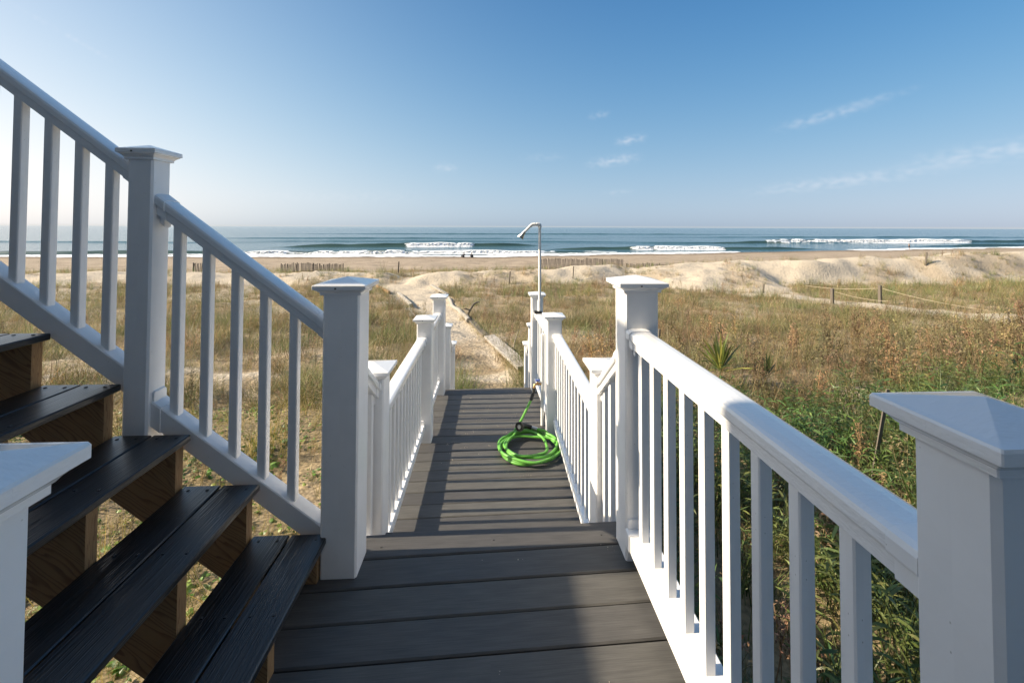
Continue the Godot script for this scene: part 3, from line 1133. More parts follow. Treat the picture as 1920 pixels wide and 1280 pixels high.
# ---------------------------------------------------------------- shower pipe, tap and hose
func make_shower_and_hose() -> void:
	var o := thing("shower_pipe", "white outdoor shower pipe with angled head clamped to the far railing", "shower", Vector3(0.596, 0.33, -5.1))
	var L := func(x: float, y: float, z: float) -> Vector3: return Vector3(x, y, z) - o.position
	put("riser_pipe", tube(PackedVector3Array([L.call(0.596, 0.332, -5.1), L.call(0.596, 1.385, -5.1)]), 0.0165, 12), M.pvc, o)
	put("coupling", tube(PackedVector3Array([L.call(0.596, 0.333, -5.1), L.call(0.596, 0.49, -5.1)]), 0.026, 12), M.pvc, o)
	put("elbow", tube(PackedVector3Array([L.call(0.596, 1.36, -5.1), L.call(0.596, 1.392, -5.1), L.call(0.588, 1.402, -5.1), L.call(0.555, 1.403, -5.1)]), 0.0225, 12), M.pvc, o)
	put("shower_arm", tube(PackedVector3Array([L.call(0.575, 1.403, -5.1), L.call(0.52, 1.403, -5.1), L.call(0.49, 1.39, -5.1), L.call(0.425, 1.325, -5.1), L.call(0.405, 1.305, -5.1)]), 0.015, 12), M.pvc, o)
	put("arm_collar", tube(PackedVector3Array([L.call(0.545, 1.403, -5.1), L.call(0.505, 1.399, -5.1), L.call(0.475, 1.376, -5.1)]), 0.0195, 12), M.pvc, o)
	put("shower_head", tube(PackedVector3Array([L.call(0.412, 1.312, -5.1), L.call(0.398, 1.296, -5.1), L.call(0.385, 1.278, -5.1), L.call(0.362, 1.246, -5.1), L.call(0.358, 1.240, -5.1)]), [0.017, 0.022, 0.024, 0.040, 0.039], 14), M.metal, o)
	put("pipe_clamp", box(0.09, 0.03, 0.07, 0.004), M.black, o, L.call(0.575, 0.348, -5.1))
	var t := thing("water_tap", "brass garden tap with blue handle on a white supply pipe", "tap", Vector3(0.535, MID, -4.33))
	L = func(x: float, y: float, z: float) -> Vector3: return Vector3(x, y, z) - t.position
	put("supply_pipe", tube(PackedVector3Array([L.call(0.535, MID, -4.33), L.call(0.535, 0.28, -4.33)]), 0.017, 12), M.pvc, t)
	put("spout", tube(PackedVector3Array([L.call(0.535, -0.225, -4.33), L.call(0.475, -0.225, -4.33), L.call(0.455, -0.235, -4.33), L.call(0.450, -0.265, -4.325)]), [0.013, 0.013, 0.014, 0.016], 10), M.brass, t)
	put("handle", box(0.045, 0.012, 0.03, 0.005), M.blue, t, L.call(0.487, -0.19, -4.33))
	put("handle_stem", tube(PackedVector3Array([L.call(0.487, -0.22, -4.33), L.call(0.487, -0.19, -4.33)]), 0.006, 8), M.brass, t)
	# the hose hangs from the tap and lies in loops
	var h := thing("garden_hose", "bright green hose coiled on the boards with a black nozzle", "hose", Vector3(0.36, MID, -3.83))
	L = func(x: float, y: float, z: float) -> Vector3: return Vector3(x, y, z) - h.position
	put("end_sleeve", tube(PackedVector3Array([L.call(0.450, -0.262, -4.325), L.call(0.444, -0.30, -4.32), L.call(0.415, -0.375, -4.29)]), 0.0175, 10), M.black, h)
	var pts := PackedVector3Array([L.call(0.420, -0.365, -4.295), L.call(0.37, -0.44, -4.25), L.call(0.30, -0.53, -4.17), L.call(0.225, -0.60, -4.09)])
	var cx := 0.355
	var cz := -3.835
	var loops := 4
	var per := 40
	for i in range(loops * per + 32):
		var a := deg_to_rad(128.0) + TAU * i / per
		var lap := i / float(per)
		var rx := 0.268 - 0.030 * sin(lap * 2.1) - 0.010 * lap + 0.014 * sin(a * 2.0 + lap * 1.3) + 0.008 * sin(a * 3.0 - lap * 2.2)
		var rz := 0.262 - 0.034 * cos(lap * 1.7 + 0.6) - 0.010 * lap + 0.014 * cos(a * 3.0 + lap * 2.0) + 0.010 * sin(a * 2.0 + lap * 3.1)
		var y := MID + 0.016 + 0.017 * (lap - floorf(lap * 0.5) * 1.1) * 0.9 + 0.008 * sin(a + lap * 3.0) + 0.006
		pts.append(L.call(cx + 0.024 * sin(lap * 3.0) + rx * cos(a), y, cz - rz * sin(a) + 0.018 * cos(lap * 2.3)))
	var last: Vector3 = pts[-1] + h.position
	pts.append(L.call(lerpf(last.x, 0.46, 0.5) + 0.02, MID + 0.080, lerpf(last.z, -4.06, 0.6)))
	pts.append(L.call(0.445, MID + 0.086, -4.066))
	put("hose_tube", tube(smooth(pts, 3), 0.0125, 10), M.hose, h)
	put("coupling", tube(PackedVector3Array([L.call(0.455, MID + 0.086, -4.063), L.call(0.43, MID + 0.090, -4.075), L.call(0.40, MID + 0.096, -4.085)]), [0.019, 0.019, 0.016], 10), M.metal, h)
	put("connector", tube(PackedVector3Array([L.call(0.402, MID + 0.095, -4.084), L.call(0.36, MID + 0.104, -4.09)]), 0.021, 10), M.black, h)
	var nz := put("nozzle", tube(PackedVector3Array([L.call(0.362, MID + 0.104, -4.09), L.call(0.33, MID + 0.112, -4.085), L.call(0.302, MID + 0.122, -4.06), L.call(0.285, MID + 0.130, -4.03), L.call(0.280, MID + 0.132, -4.02)]), [0.02, 0.026, 0.036, 0.044, 0.042], 16), M.black, h)
	put("nozzle_face", tube(PackedVector3Array([L.call(0.2815, MID + 0.1315, -4.022), L.call(0.2775, MID + 0.133, -4.016)]), 0.018, 12), M.metal, nz)


func smooth(pts: PackedVector3Array, sub: int) -> PackedVector3Array:
	var out := PackedVector3Array()
	for i in range(pts.size() - 1):
		var a := pts[maxi(i - 1, 0)]
		var d := pts[mini(i + 2, pts.size() - 1)]
		for k in range(sub):
			out.append(pts[i].cubic_interpolate(pts[i + 1], a, d, k / float(sub)))
	out.append(pts[-1])
	return out


# ---------------------------------------------------------------- timbers along the sand path
func timber(called: String, label: String, a: Vector2, b: Vector2, w: float, h: float, m: Material, lift := 0.0, roll := 0.0) -> void:
	var pa := Vector3(a.x, ground_y(a.x, a.y) + lift, -a.y)
	var pb := Vector3(b.x, ground_y(b.x, b.y) + lift, -b.y)
	var d := pb - pa
	var o := put(called, box(d.length(), h, w, minf(w, h) * 0.12, 0, Vector2(a.x, a.y)), m, self)
	var x := d.normalized()
	var z := x.cross(Vector3.UP).normalized()
	o.transform = Transform3D(Basis(x, z.cross(x), z), (pa + pb) * 0.5 + Vector3(0, h * 0.25, 0))
	o.rotate_object_local(Vector3.RIGHT, roll)
	tag(o, label, "plank", "old timbers edging the sand path")


func make_path_timbers() -> void:
	timber("path_plank", "pale wide plank lying nearest the boardwalk beside the sand path", Vector2(-0.02, 11.9), Vector2(0.70, 8.6), 0.30, 0.07, M.driftwood, 0.09, 0.10)
	timber("path_plank", "half buried brown plank between the round log and the pale wide plank", Vector2(-0.72, 15.4), Vector2(-0.12, 12.6), 0.2, 0.06, M.weathered, 0.0, -0.1)
	timber("path_plank", "straight weathered plank on the far stretch of the path below the dune gap", Vector2(-3.96, 29.0), Vector2(-2.45, 24.3), 0.17, 0.12, M.driftwood, 0.05)
	timber("path_plank", "orange tinted plank highest on the path's sunlit edge", Vector2(-7.7, 29.4), Vector2(-5.85, 25.0), 0.14, 0.16, M.lumber_0, 0.06)
	timber("path_plank", "tilted grey plank with a dark shadow on the path's grassy edge", Vector2(-5.3, 25.0), Vector2(-3.55, 19.4), 0.15, 0.2, M.driftwood, 0.05, 0.3)
	timber("path_plank", "short pale plank end poking from the grass beside the path", Vector2(-3.5, 18.3), Vector2(-2.9, 16.2), 0.22, 0.06, M.driftwood, 0.05)
	var o := Vector3(-1.4, ground_y(-1.4, 18.0), -18.0)
	var log_ := thing("round_log", "long round log edging the path, cut end facing the boardwalk", "log", o)
	var pts := PackedVector3Array()
	for k in range(9):
		var t := k / 8.0
		var p := Vector2(-2.3, 22.6).lerp(Vector2(-0.72, 15.0), t)
		pts.append(Vector3(p.x + 0.03 * sin(k * 1.3), ground_y(p.x, p.y) + 0.07, -p.y) - o)
	put("trunk", tube(pts, [0.075, 0.08, 0.085, 0.08, 0.085, 0.09, 0.09, 0.092, 0.09], 10), M.driftwood, log_)
	var g := ground_y(-0.65, 16.3)
	var br := thing("driftwood_branch", "bent bare driftwood branch sticking up beside the log", "branch", Vector3(-0.65, g, -16.3))
	put("limb", tube(PackedVector3Array([Vector3(-0.25, -0.05, 0.1), Vector3(-0.12, 0.2, 0), Vector3(0.02, 0.42, -0.05), Vector3(0.14, 0.48, -0.1), Vector3(0.24, 0.50, -0.1)]), [0.05, 0.045, 0.04, 0.035, 0.02], 8), M.weathered, br)
	put("twig", tube(PackedVector3Array([Vector3(-0.12, 0.2, 0), Vector3(-0.28, 0.28, 0.1), Vector3(-0.42, 0.24, 0.15)]), [0.03, 0.02, 0.008], 7), M.weathered, br)
	for p in [[Vector2(-3.0, 26.3), "dark block of wood on the sand at the top of the path", 0.3], [Vector2(0.62, 10.4), "thin pale stick leaning in the grass by the wide plank", 0.0]]:
		var q: Vector2 = p[0]
		if p[2] > 0.0:
			var b := put("wood_block", box(0.34, 0.14, 0.2, 0.02, 0), M.weathered, self, Vector3(q.x, ground_y(q.x, q.y) + 0.05, -q.y), Vector3(0, 0.5, 0.1))
			tag(b, p[1], "block")
		else:
			var s := put("dry_stick", tube(PackedVector3Array([Vector3(-0.08, 0, 0), Vector3(-0.02, 0.3, 0), Vector3(0.07, 0.62, 0.05)]), [0.018, 0.015, 0.008], 6), M.driftwood, self, Vector3(q.x, ground_y(q.x, q.y) - 0.02, -q.y))
			tag(s, p[1], "stick")


# ---------------------------------------------------------------- fences, stakes and rope
func make_fences_and_stakes() -> void:
	fence("long slatted sand fence beyond the dune mound behind the shower pipe", Vector2(6.0, 50.5), Vector2(15.5, 49.0), 1.2, 0.02)
	fence("half buried sand fence running on past the tall corner post", Vector2(15.8, 48.6), Vector2(26.0, 44.0), 0.75, 0.04)
	fence("short broken sand fence in green grass behind the stair-foot post", Vector2(-22.5, 47.0), Vector2(-15.6, 46.0), 0.85, 0.03)
	fence("three dark fence slats standing alone behind the stair railing", Vector2(-29.6, 44.0), Vector2(-28.4, 44.0), 1.1, 0.0)
	# single stakes
	var stakes := [
		[Vector2(1.35, 29.6), 0.85, 0.07, "dark stake in front of the low dune beside the shower pipe"],
		[Vector2(5.9, 30.0), 0.85, 0.06, "dark stake before the rounded dune mound"],
		[Vector2(-7.9, 37.0), 1.0, 0.1, "square stake at the gap where the path meets the beach"],
		[Vector2(16.3, 24.6), 0.55, 0.08, "short stake at the edge of the bare sand slope"],
		[Vector2(33.5, 31.0), 1.0, 0.1, "tall stake below the high dune away to the side"],
		[Vector2(4.1, 10.2), 0.62, 0.055, "leaning bark stake in the grass beyond the walkway railing"]]
	for s in stakes:
		var p: Vector2 = s[0]
		var o := put("wooden_stake", box(s[2], s[1] + 0.2, s[2], 0.008, 1), M.weathered, self, Vector3(p.x, ground_y(p.x, p.y) + s[1] * 0.5 - 0.1, -p.y), Vector3(0.04, 0.4, -0.05))
		tag(o, s[3], "stake")
	# survey lath with pink tape
	var q := Vector2(4.42, 4.75)
	var lath := thing("survey_lath", "leaning wooden lath with a pink ribbon among the green plants", "stake", Vector3(q.x, ground_y(q.x, q.y), -q.y))
	var lh := 1.12
	var lean := Basis(Vector3(0, 0, 1), -0.20)
	var lo := put("lath", box(0.042, lh, 0.016, 0.002, 1), M.weathered, lath, lean * Vector3(0, lh * 0.5 - 0.05, 0))
	lo.basis = lean
	var rb := put("ribbon", box(0.05, 0.042, 0.024, 0.004), M.pink, lath, lean * Vector3(0, lh * 0.80, 0))
	rb.basis = lean
	# rope fence along the sand lane
	var tops := []
	for s in [[Vector2(16.4, 19.6), 0.75, "low rope post on the near side of the sand lane"], [Vector2(18.7, 19.5), 0.92, "sturdy rope post where the sagging rope is tied"]]:
		var p: Vector2 = s[0]
		var y := ground_y(p.x, p.y)
		var o := put("rope_post", box(0.12, s[1] + 0.3, 0.12, 0.012, 1), M.weathered, self, Vector3(p.x, y + s[1] * 0.5 - 0.15, -p.y), Vector3(0.02, 0.3, 0.03))
		tag(o, s[2], "post")
		tops.append(Vector3(p.x, y + s[1] - 0.12, -p.y))
	var ends := [[tops[1], Vector3(22.3, ground_y(22.3, 14.2) + 0.25, -14.2), 0.35, "pale rope sagging from the sturdy post down the sand lane"], [Vector3(16.6, ground_y(16.6, 20.4) + 0.62, -21.6), tops[1] + Vector3(0, -0.02, 0), 0.10, "short pale rope tied behind the sturdy post"], [tops[0], Vector3(17.9, ground_y(17.9, 18.2) + 0.2, -18.2), 0.1, "pale rope trailing from the low post to the sand"]]
	for e in ends:
		var pts := PackedVector3Array()
		for k in range(17):
			var t := k / 16.0
			pts.append(e[0].lerp(e[1], t) - Vector3(0, e[2] * 4.0 * t * (1.0 - t), 0) - e[0])
		var o := put("rope", tube(pts, 0.009, 6), M.rope, self, e[0])
		tag(o, e[3], "rope")


func fence(label: String, a: Vector2, b: Vector2, h: float, gaps: float) -> void:
	var at := Vector3(a.x, ground_y(a.x, a.y), -a.y)
	var o := thing("sand_fence", label, "fence", at, "weathered sand fences behind the dunes")
	var n := int(a.distance_to(b) / 0.15)
	var slat := box(0.07, 1.4, 0.018, 0.0, 1)
	var wires := [PackedVector3Array(), PackedVector3Array()]
	for k in range(n + 1):
		var p := a.lerp(b, k / float(maxi(n, 1)))
		var y := ground_y(p.x, p.y)
		var hh := h + 0.12 * n_mid.get_noise_2d(p.x * 3.0, 8.0)
		if rng.randf() > gaps:
			put("slat", slat, M.weathered, o, Vector3(p.x, y + hh - 0.65 + rng.randf_range(-0.04, 0.04), -p.y) - at, Vector3(rng.randf_range(-0.05, 0.05), 0, rng.randf_range(-0.06, 0.06)))
		if k % 12 == 0:
			put("fence_post", box(0.08, 1.5, 0.08, 0.004, 1), M.weathered, o, Vector3(p.x, y + hh - 0.62, -p.y + 0.06) - at)
		for j in range(2):
			if k % 4 == 0 or k == n:
				wires[j].append(Vector3(p.x, y + hh - 0.15 - 0.4 * j, -p.y + 0.014) - at)
	for w in wires:
		if w.size() > 1:
			put("wire", tube(w, 0.004, 4), M.weathered, o)


# ---------------------------------------------------------------- plants
func ribbon(st: SurfaceTool, base: Vector3, dir: Vector3, length: float, width: float, droop: float, c0: Color, c1: Color, seg := 2, belly := false) -> void:
	var side := dir.cross(Vector3.UP)
	if side.length() < 0.05:
		side = Vector3(1, 0, 0)
	side = side.normalized().rotated(dir, rng.randf_range(-0.9, 0.9))
	var p := base
	var d := dir
	var lw := width * (0.4 if belly else 1.0)
	for i in range(seg):
		var t1 := (i + 1) / float(seg)
		var q := p + d * (length / seg)
		var w1 := width * (1.0 - t1) if not belly else width * sin(PI * clampf(t1 * 0.92 + 0.06, 0.0, 1.0))
		var n := side.cross(d).normalized()
		if n.y < 0.0:
			n = -n
		var ca := c0.lerp(c1, i / float(seg))
		var cb := c0.lerp(c1, t1)
		var a0 := p - side * lw * 0.5
		var a1 := p + side * lw * 0.5
		var b0 := q - side * w1 * 0.5
		var b1 := q + side * w1 * 0.5
		if side.cross(q - p).dot(n) > 0.0:      # the painted side and the front face must agree
			var h := a0
			a0 = a1
			a1 = h
			h = b0
			b0 = b1
			b1 = h
		for v in [[a0, ca], [a1, ca], [b1, cb]]:
			st.set_color(v[1]); st.set_normal(n); st.add_vertex(v[0])
		if i < seg - 1:
			for v in [[a0, ca], [b1, cb], [b0, cb]]:
				st.set_color(v[1]); st.set_normal(n); st.add_vertex(v[0])
		lw = w1
		p = q
		d = (d + Vector3(0, -droop, 0) + Vector3(d.x, 0, d.z) * droop * 0.5).normalized()


func lean_dir(most: float) -> Vector3:
	var a := rng.randf() * TAU
	var t := most * sqrt(rng.randf())
	return Vector3(cos(a) * sin(t), cos(t), sin(a) * sin(t))


func pick(colors: Array) -> Color:
	var c: Vector3 = colors[rng.randi() % colors.size()]
	var k := rng.randf_range(0.6, 1.35)
	return Color(c.x * k, c.y * k, c.z * k)


func tuft(blades: int, spread: float, h0: float, h1: float, width: float, most: float, droop: float, colors: Array) -> ArrayMesh:
	var st := begin()
	for i in range(blades):
		var a := rng.randf() * TAU
		var r := spread * sqrt(rng.randf())
		var c := pick(colors)
		ribbon(st, Vector3(cos(a) * r, -0.03, sin(a) * r), lean_dir(most), rng.randf_range(h0, h1), width * rng.randf_range(0.7, 1.3), rng.randf_range(0.1, 1.0) * droop, c * 0.95, c, 3)
	return st.commit()


func weed(h: float, colors: Array, leaf: float) -> ArrayMesh:      # a dead branching stalk with curled leaves
	var st := begin()
	for s in range(3):
		var d := lean_dir(0.35)
		var p := Vector3(rng.randf_range(-0.06, 0.06), -0.03, rng.randf_range(-0.06, 0.06))
		var hh := h * rng.randf_range(0.7, 1.15)
		var c := pick(colors)
		var pts := PackedVector3Array()
		for k in range(5):
			pts.append(p)
			p += d * hh / 4.0
			d = (d + lean_dir(1.2) * 0.12).normalized()
		tube(pts, [0.0045, 0.004, 0.0035, 0.003, 0.001], 3, st, c)
		for k in range(15):
			var t := rng.randf_range(0.25, 1.0)
			var i := mini(int(t * 4.0), 3)
			var at := pts[i].lerp(pts[i + 1], t * 4.0 - i)
			var bd := lean_dir(1.25)
			var bl := rng.randf_range(0.05, 0.16) * (1.2 - t * 0.6)
			ribbon(st, at, bd, bl, 0.004, 0.2, c, c, 2)
			for j in range(3):
				ribbon(st, at + bd * bl * (0.4 + 0.3 * j), lean_dir(1.5), leaf * rng.randf_range(0.5, 1.4), leaf * rng.randf_range(0.25, 0.55), 0.9, pick(colors), pick(colors), 2, true)
	return st.commit()


func leafy(h: float, colors: Array, length: float, width: float, count: int) -> ArrayMesh:
	var st := begin()
	for s in range(4):
		var d := lean_dir(0.5)
		var p := Vector3(rng.randf_range(-0.08, 0.08), -0.03, rng.randf_range(-0.08, 0.08))
		var hh := h * rng.randf_range(0.6, 1.15)
		var c := pick(colors)
		var e := p + d * hh
		tube(PackedVector3Array([p, p.lerp(e, 0.5) + lean_dir(1.5) * 0.02, e]), [0.004, 0.0035, 0.0015], 3, st, c * 0.8)
		for k in range(count):
			var t := 0.12 + 0.88 * (k + rng.randf() * 0.5) / count
			var at := p.lerp(e, t)
			var a := k * 2.4 + rng.randf() * 0.6
			var up := rng.randf_range(0.1, 0.9)
			ribbon(st, at, Vector3(cos(a), up, sin(a)).normalized(), length * rng.randf_range(0.6, 1.25), width * rng.randf_range(0.7, 1.2), rng.randf_range(0.1, 0.5), pick(colors), pick(colors), 3, true)
	return st.commit()


func vine() -> ArrayMesh:
	var st := begin()
	for k in range(16):
		var a := rng.randf() * TAU
		var r := 0.2 * sqrt(rng.randf())
		var base := Vector3(cos(a) * r, rng.randf_range(0.0, 0.05), sin(a) * r)
		var c := pick([Vector3(0.13, 0.22, 0.035), Vector3(0.19, 0.28, 0.05), Vector3(0.10, 0.16, 0.04)])
		ribbon(st, base, Vector3(cos(a * 3.0), 0.55, sin(a * 3.0)).normalized(), rng.randf_range(0.04, 0.075), rng.randf_range(0.025, 0.045), 0.5, c, c, 3, true)
	return st.commit()


func scatter(called: String, label: String, meshes: Array, m: Material, spots: Array) -> void:      # spots: [x, d, scale, tint]
	var per := []
	for k in meshes:
		per.append([])
	for i in range(spots.size()):
		per[i % meshes.size()].append(spots[i])
	for k in range(meshes.size()):
		if per[k].is_empty():
			continue
		var mm := MultiMesh.new()
		mm.transform_format = MultiMesh.TRANSFORM_3D
		mm.use_colors = true
		mm.mesh = meshes[k]
		mm.instance_count = per[k].size()
		for i in range(per[k].size()):
			var s: Array = per[k][i]
			var b := Basis(Vector3.UP, rng.randf() * TAU).rotated(Vector3(1, 0, 0), rng.randf_range(-0.12, 0.12)).rotated(Vector3(0, 0, 1), rng.randf_range(-0.14, 0.08))
			b = b.scaled(Vector3(s[2], s[2] * rng.randf_range(0.8, 1.15), s[2]))
			mm.set_instance_transform(i, Transform3D(b, Vector3(s[0], ground_y(s[0], s[1]), -s[1])))
			mm.set_instance_color(i, s[3])
		var o := MultiMeshInstance3D.new()
		o.name = numbered(called)
		o.multimesh = mm
		o.material_override = m
		add_child(o, true)
		o.set_meta("kind", "stuff")
		o.set_meta("label", label)


func under_deck(x: float, d: float) -> bool:
	return absf(x) < 0.86 and d < 6.4 or d < 1.2 and x < -0.5 or x > -4.0 and x < 1.2 and d < 0.0


func in_view(x: float, d: float) -> bool:
	return d > 0.8 and x > -1.42 * d - 2.5 and x < 1.42 * d + 2.5


func make_plants() -> void:
	var straw := Vector3(0.384, 0.298, 0.155)
	var tan_ := Vector3(0.265, 0.207, 0.098)
	var brown := Vector3(0.152, 0.110, 0.052)
	var red := Vector3(0.195, 0.125, 0.07)
	var olive := Vector3(0.162, 0.168, 0.056)
	var green := Vector3(0.106, 0.151, 0.042)
	var deep := Vector3(0.070, 0.108, 0.028)
	var field := []
	for k in range(3):
		field.append(tuft(30, 0.16, 0.22, 0.55, 0.0065, 0.75, 0.55, [straw, tan_, brown, olive, olive, tan_]))
	var fine := []
	for k in range(3):
		fine.append(tuft(34, 0.17, 0.25, 0.62, 0.006, 0.6, 0.45, [olive, green, olive, straw, tan_]))
	var litter := []
	for k in range(2):
		litter.append(tuft(26, 0.24, 0.10, 0.30, 0.006, 1.45, 0.5, [straw, tan_, brown, straw]))
	var oats := []
	for k in range(3):
		oats.append(tuft(16, 0.09, 0.35, 0.85, 0.009, 0.42, 0.4, [Vector3(0.21, 0.225, 0.085), Vector3(0.165, 0.19, 0.065), straw]))
	var dead := []
	for k in range(4):
		dead.append(weed(0.72, [red, brown, tan_, tan_, Vector3(0.27, 0.19, 0.11)], 0.035))
	var lush := []
	for k in range(3):
		lush.append(leafy(0.6, [deep, green, green, Vector3(0.10, 0.175, 0.055), Vector3(0.17, 0.215, 0.07)], 0.13, 0.0155, 15))
	for k in range(2):
		lush.append(tuft(22, 0.12, 0.3, 0.75, 0.012, 0.6, 0.5, [deep, green, Vector3(0.075, 0.125, 0.035), olive]))
	var vines := [vine(), vine()]
	var s_field := []
	var s_fine := []
	var s_litter := []
	var s_oats := []
	var s_dead := []
	var s_lush := []
	var s_vine := []
	var tint := func(x: float, d: float) -> Color:
		var k := 1.10 + 0.30 * n_big.get_noise_2d(x * 3.0, d * 3.0) + 0.42 * n_mid.get_noise_2d(x * 1.7 + 3.0, d * 1.7)
		var g := 0.28 * n_mid.get_noise_2d(x * 0.9 + 60.0, d * 0.9)
		return Color(k * (1.0 - g) * rng.randf_range(0.85, 1.15), k * rng.randf_range(0.9, 1.1), k * (1.0 - g * 0.5) * rng.randf_range(0.85, 1.15))
	# the field, denser near the camera
	var cells := [[1.0, 5.0, 0.16], [5.0, 9.0, 0.18], [9.0, 16.0, 0.235], [16.0, 34.0, 0.34], [34.0, 54.0, 0.6]]
	for c in cells:
		var d: float = c[0]
		while d < c[1]:
			var x: float = -1.42 * d - 2.5
			while x < 1.42 * d + 2.5:
				var px: float = x + rng.randf_range(-0.5, 0.5) * c[2]
				var pd: float = d + rng.randf_range(-0.5, 0.5) * c[2]
				x += c[2]
				if under_deck(px, pd):
					continue
				var g := growth(px, pd)
				var roll := rng.randf()
				if roll > g:
					if pd < 30.0 and rng.randf() < (0.10 if g > 0.04 else (0.16 if pd < 12.5 and px > -3.0 else 0.015)):
						s_litter.append([px, pd, rng.randf_range(0.5, 1.0), tint.call(px, pd)])
					continue
				var zone := n_mid.get_noise_2d(px * 0.45 + 5.0, pd * 0.6) + 0.25 * n_small.get_noise_2d(px, pd)
				var sc: float = rng.randf_range(0.7, 1.2) * (0.62 + 0.2 * g + 0.62 * smoothstep(-0.3, 0.45, n_mid.get_noise_2d(px * 1.5 + 21.0, pd * 1.5)))
				if pd > 33.0:
					s_oats.append([px, pd, sc * 0.8, tint.call(px, pd)])
				elif px > 0.8 and pd < 6.6 + 0.9 * zone + 0.10 * px:      # green thicket beside the deck
					if rng.randf() < 0.8:
						s_lush.append([px, pd, sc, tint.call(px, pd)])
					elif rng.randf() < 0.5:
						s_dead.append([px, pd, sc * 0.9, tint.call(px, pd)])
					else:
						s_field.append([px, pd, sc, tint.call(px, pd)])
				elif px > 2.0 and pd < 12.0 + 1.5 * zone:      # rusty dead weeds
					var q := rng.randf()
					if q < 0.20 + 0.22 * smoothstep(4.0, 9.0, px):
						s_dead.append([px, pd, sc * 1.05, tint.call(px, pd)])
					elif q < 0.92:
						s_field.append([px, pd, sc, tint.call(px, pd)])
					else:
						s_fine.append([px, pd, sc, tint.call(px, pd)])
				elif px < 0.0 and pd < 7.5:      # low growth round the stairs
					var q := rng.randf()
					if q < 0.34 + 0.35 * zone:
						s_vine.append([px, pd, sc * 1.1, tint.call(px, pd)])
						if rng.randf() < 0.5:
							s_fine.append([px + 0.06, pd, sc * 0.6, Color(1.25, 1.25, 0.8)])
					elif q < 0.50:
						s_litter.append([px, pd, sc, tint.call(px, pd)])
					elif q < 0.86:
						s_fine.append([px, pd, sc * 0.75, Color(1.3, 1.25, 0.85)])
					else:
						s_dead.append([px, pd, sc * 0.6, tint.call(px, pd)])
				else:
					var q := rng.randf() + zone * 0.8
					var right_far: bool = px > 14.0 and pd > 17.0
					if right_far and q < 0.8:
						s_fine.append([px, pd, sc, tint.call(px, pd)])
					elif q < 0.42:
						s_fine.append([px, pd, sc, tint.call(px, pd)])
					elif q < 0.95:
						s_field.append([px, pd, sc, tint.call(px, pd)])
					elif q < 1.1:
						s_dead.append([px, pd, sc * 0.8, tint.call(px, pd)])
					else:
						s_litter.append([px, pd, sc, tint.call(px, pd)])
					if pd > 22.0 and rng.randf() < 0.3 or rng.randf() < 0.02:
						s_oats.append([px, pd, sc, tint.call(px, pd)])
			d += c[2]
	scatter("field_grass", "tangled tan and olive grass covering the field behind the dunes", field, M.blade, s_field)
	scatter("green_grass", "greener fine grass in patches through the field", fine, M.blade, s_fine)
	scatter("dry_litter", "flattened straw and dry litter on the sand", litter, M.blade, s_litter)
	scatter("dune_grass", "upright dune grass on the sand ridges and behind them", oats, M.blade, s_oats)
	scatter("dead_weeds", "rusty dead weeds with curled leaves in the field", dead, M.dead, s_dead)
	scatter("leafy_plants", "lush green leafy plants beside the deck", lush, M.leaf, s_lush)
	scatter("ground_vines", "low bright green vines under the stairs", vines, M.leaf, s_vine)
	var wrack := []
	for k in range(1500):
		var wx := rng.randf_range(-95.0, 110.0)
		var wd := rng.randf_range(50.0, 80.0 + maxf(0.0, wx) * 0.22)
		if n_mid.get_noise_2d(wx * 0.25, wd * 0.8) > -0.05:
			wrack.append([wx, wd, rng.randf_range(0.5, 1.5), Color(0.35, 0.3, 0.28)])
	scatter("beach_wrack", "dark scraps of seaweed and straw strewn over the beach", litter, M.dead, wrack)
	# grass tuft beside the end of the boardwalk
	var tuft_spots := []
	for k in range(26):
		tuft_spots.append([-0.62 + rng.randf_range(-0.3, 0.3), 7.6 + rng.randf_range(-0.5, 0.6), rng.randf_range(0.9, 1.3), Color(0.9, 1.15, 0.8)])
	for k in range(16):
		tuft_spots.append([0.75 + rng.randf_range(-0.2, 0.4), 8.2 + rng.randf_range(-0.9, 0.9), rng.randf_range(0.5, 0.9), Color(0.9, 1.1, 0.8)])
	scatter("grass_tuft", "green grass tuft growing at the foot of the sand steps", fine, M.blade, tuft_spots)
	yucca()


func yucca() -> void:
	for s in [[Vector2(4.35, 7.85), 1.05, "spiky yellow-green yucca standing out of the brown grass"], [Vector2(5.15, 7.7), 0.58, "smaller dark yucca crouching behind the yellow-green one"]]:
		var p: Vector2 = s[0]
		var o := thing("yucca_plant", s[2], "plant", Vector3(p.x, ground_y(p.x, p.y) + 0.2, -p.y))
		for k in range(34):
			var st := begin()
			var a := k * 2.4
			var t := k / 34.0
			var dir := Vector3(cos(a) * (1.15 - t), 0.45 + 1.35 * t, sin(a) * (1.15 - t)).normalized()
			var c := pick([Vector3(0.13, 0.165, 0.035), Vector3(0.08, 0.12, 0.026), Vector3(0.27, 0.26, 0.06)] if s[1] > 0.9 else [Vector3(0.05, 0.075, 0.025), Vector3(0.08, 0.10, 0.03)])
			ribbon(st, Vector3(cos(a), 0, sin(a)) * 0.03 + Vector3(0, 0.12 * t, 0), dir, 0.62 * s[1] * rng.randf_range(0.8, 1.1), 0.042 * s[1], 0.10, c, c, 4, true)
			put("leaf", st.commit(), M.leaf, o)


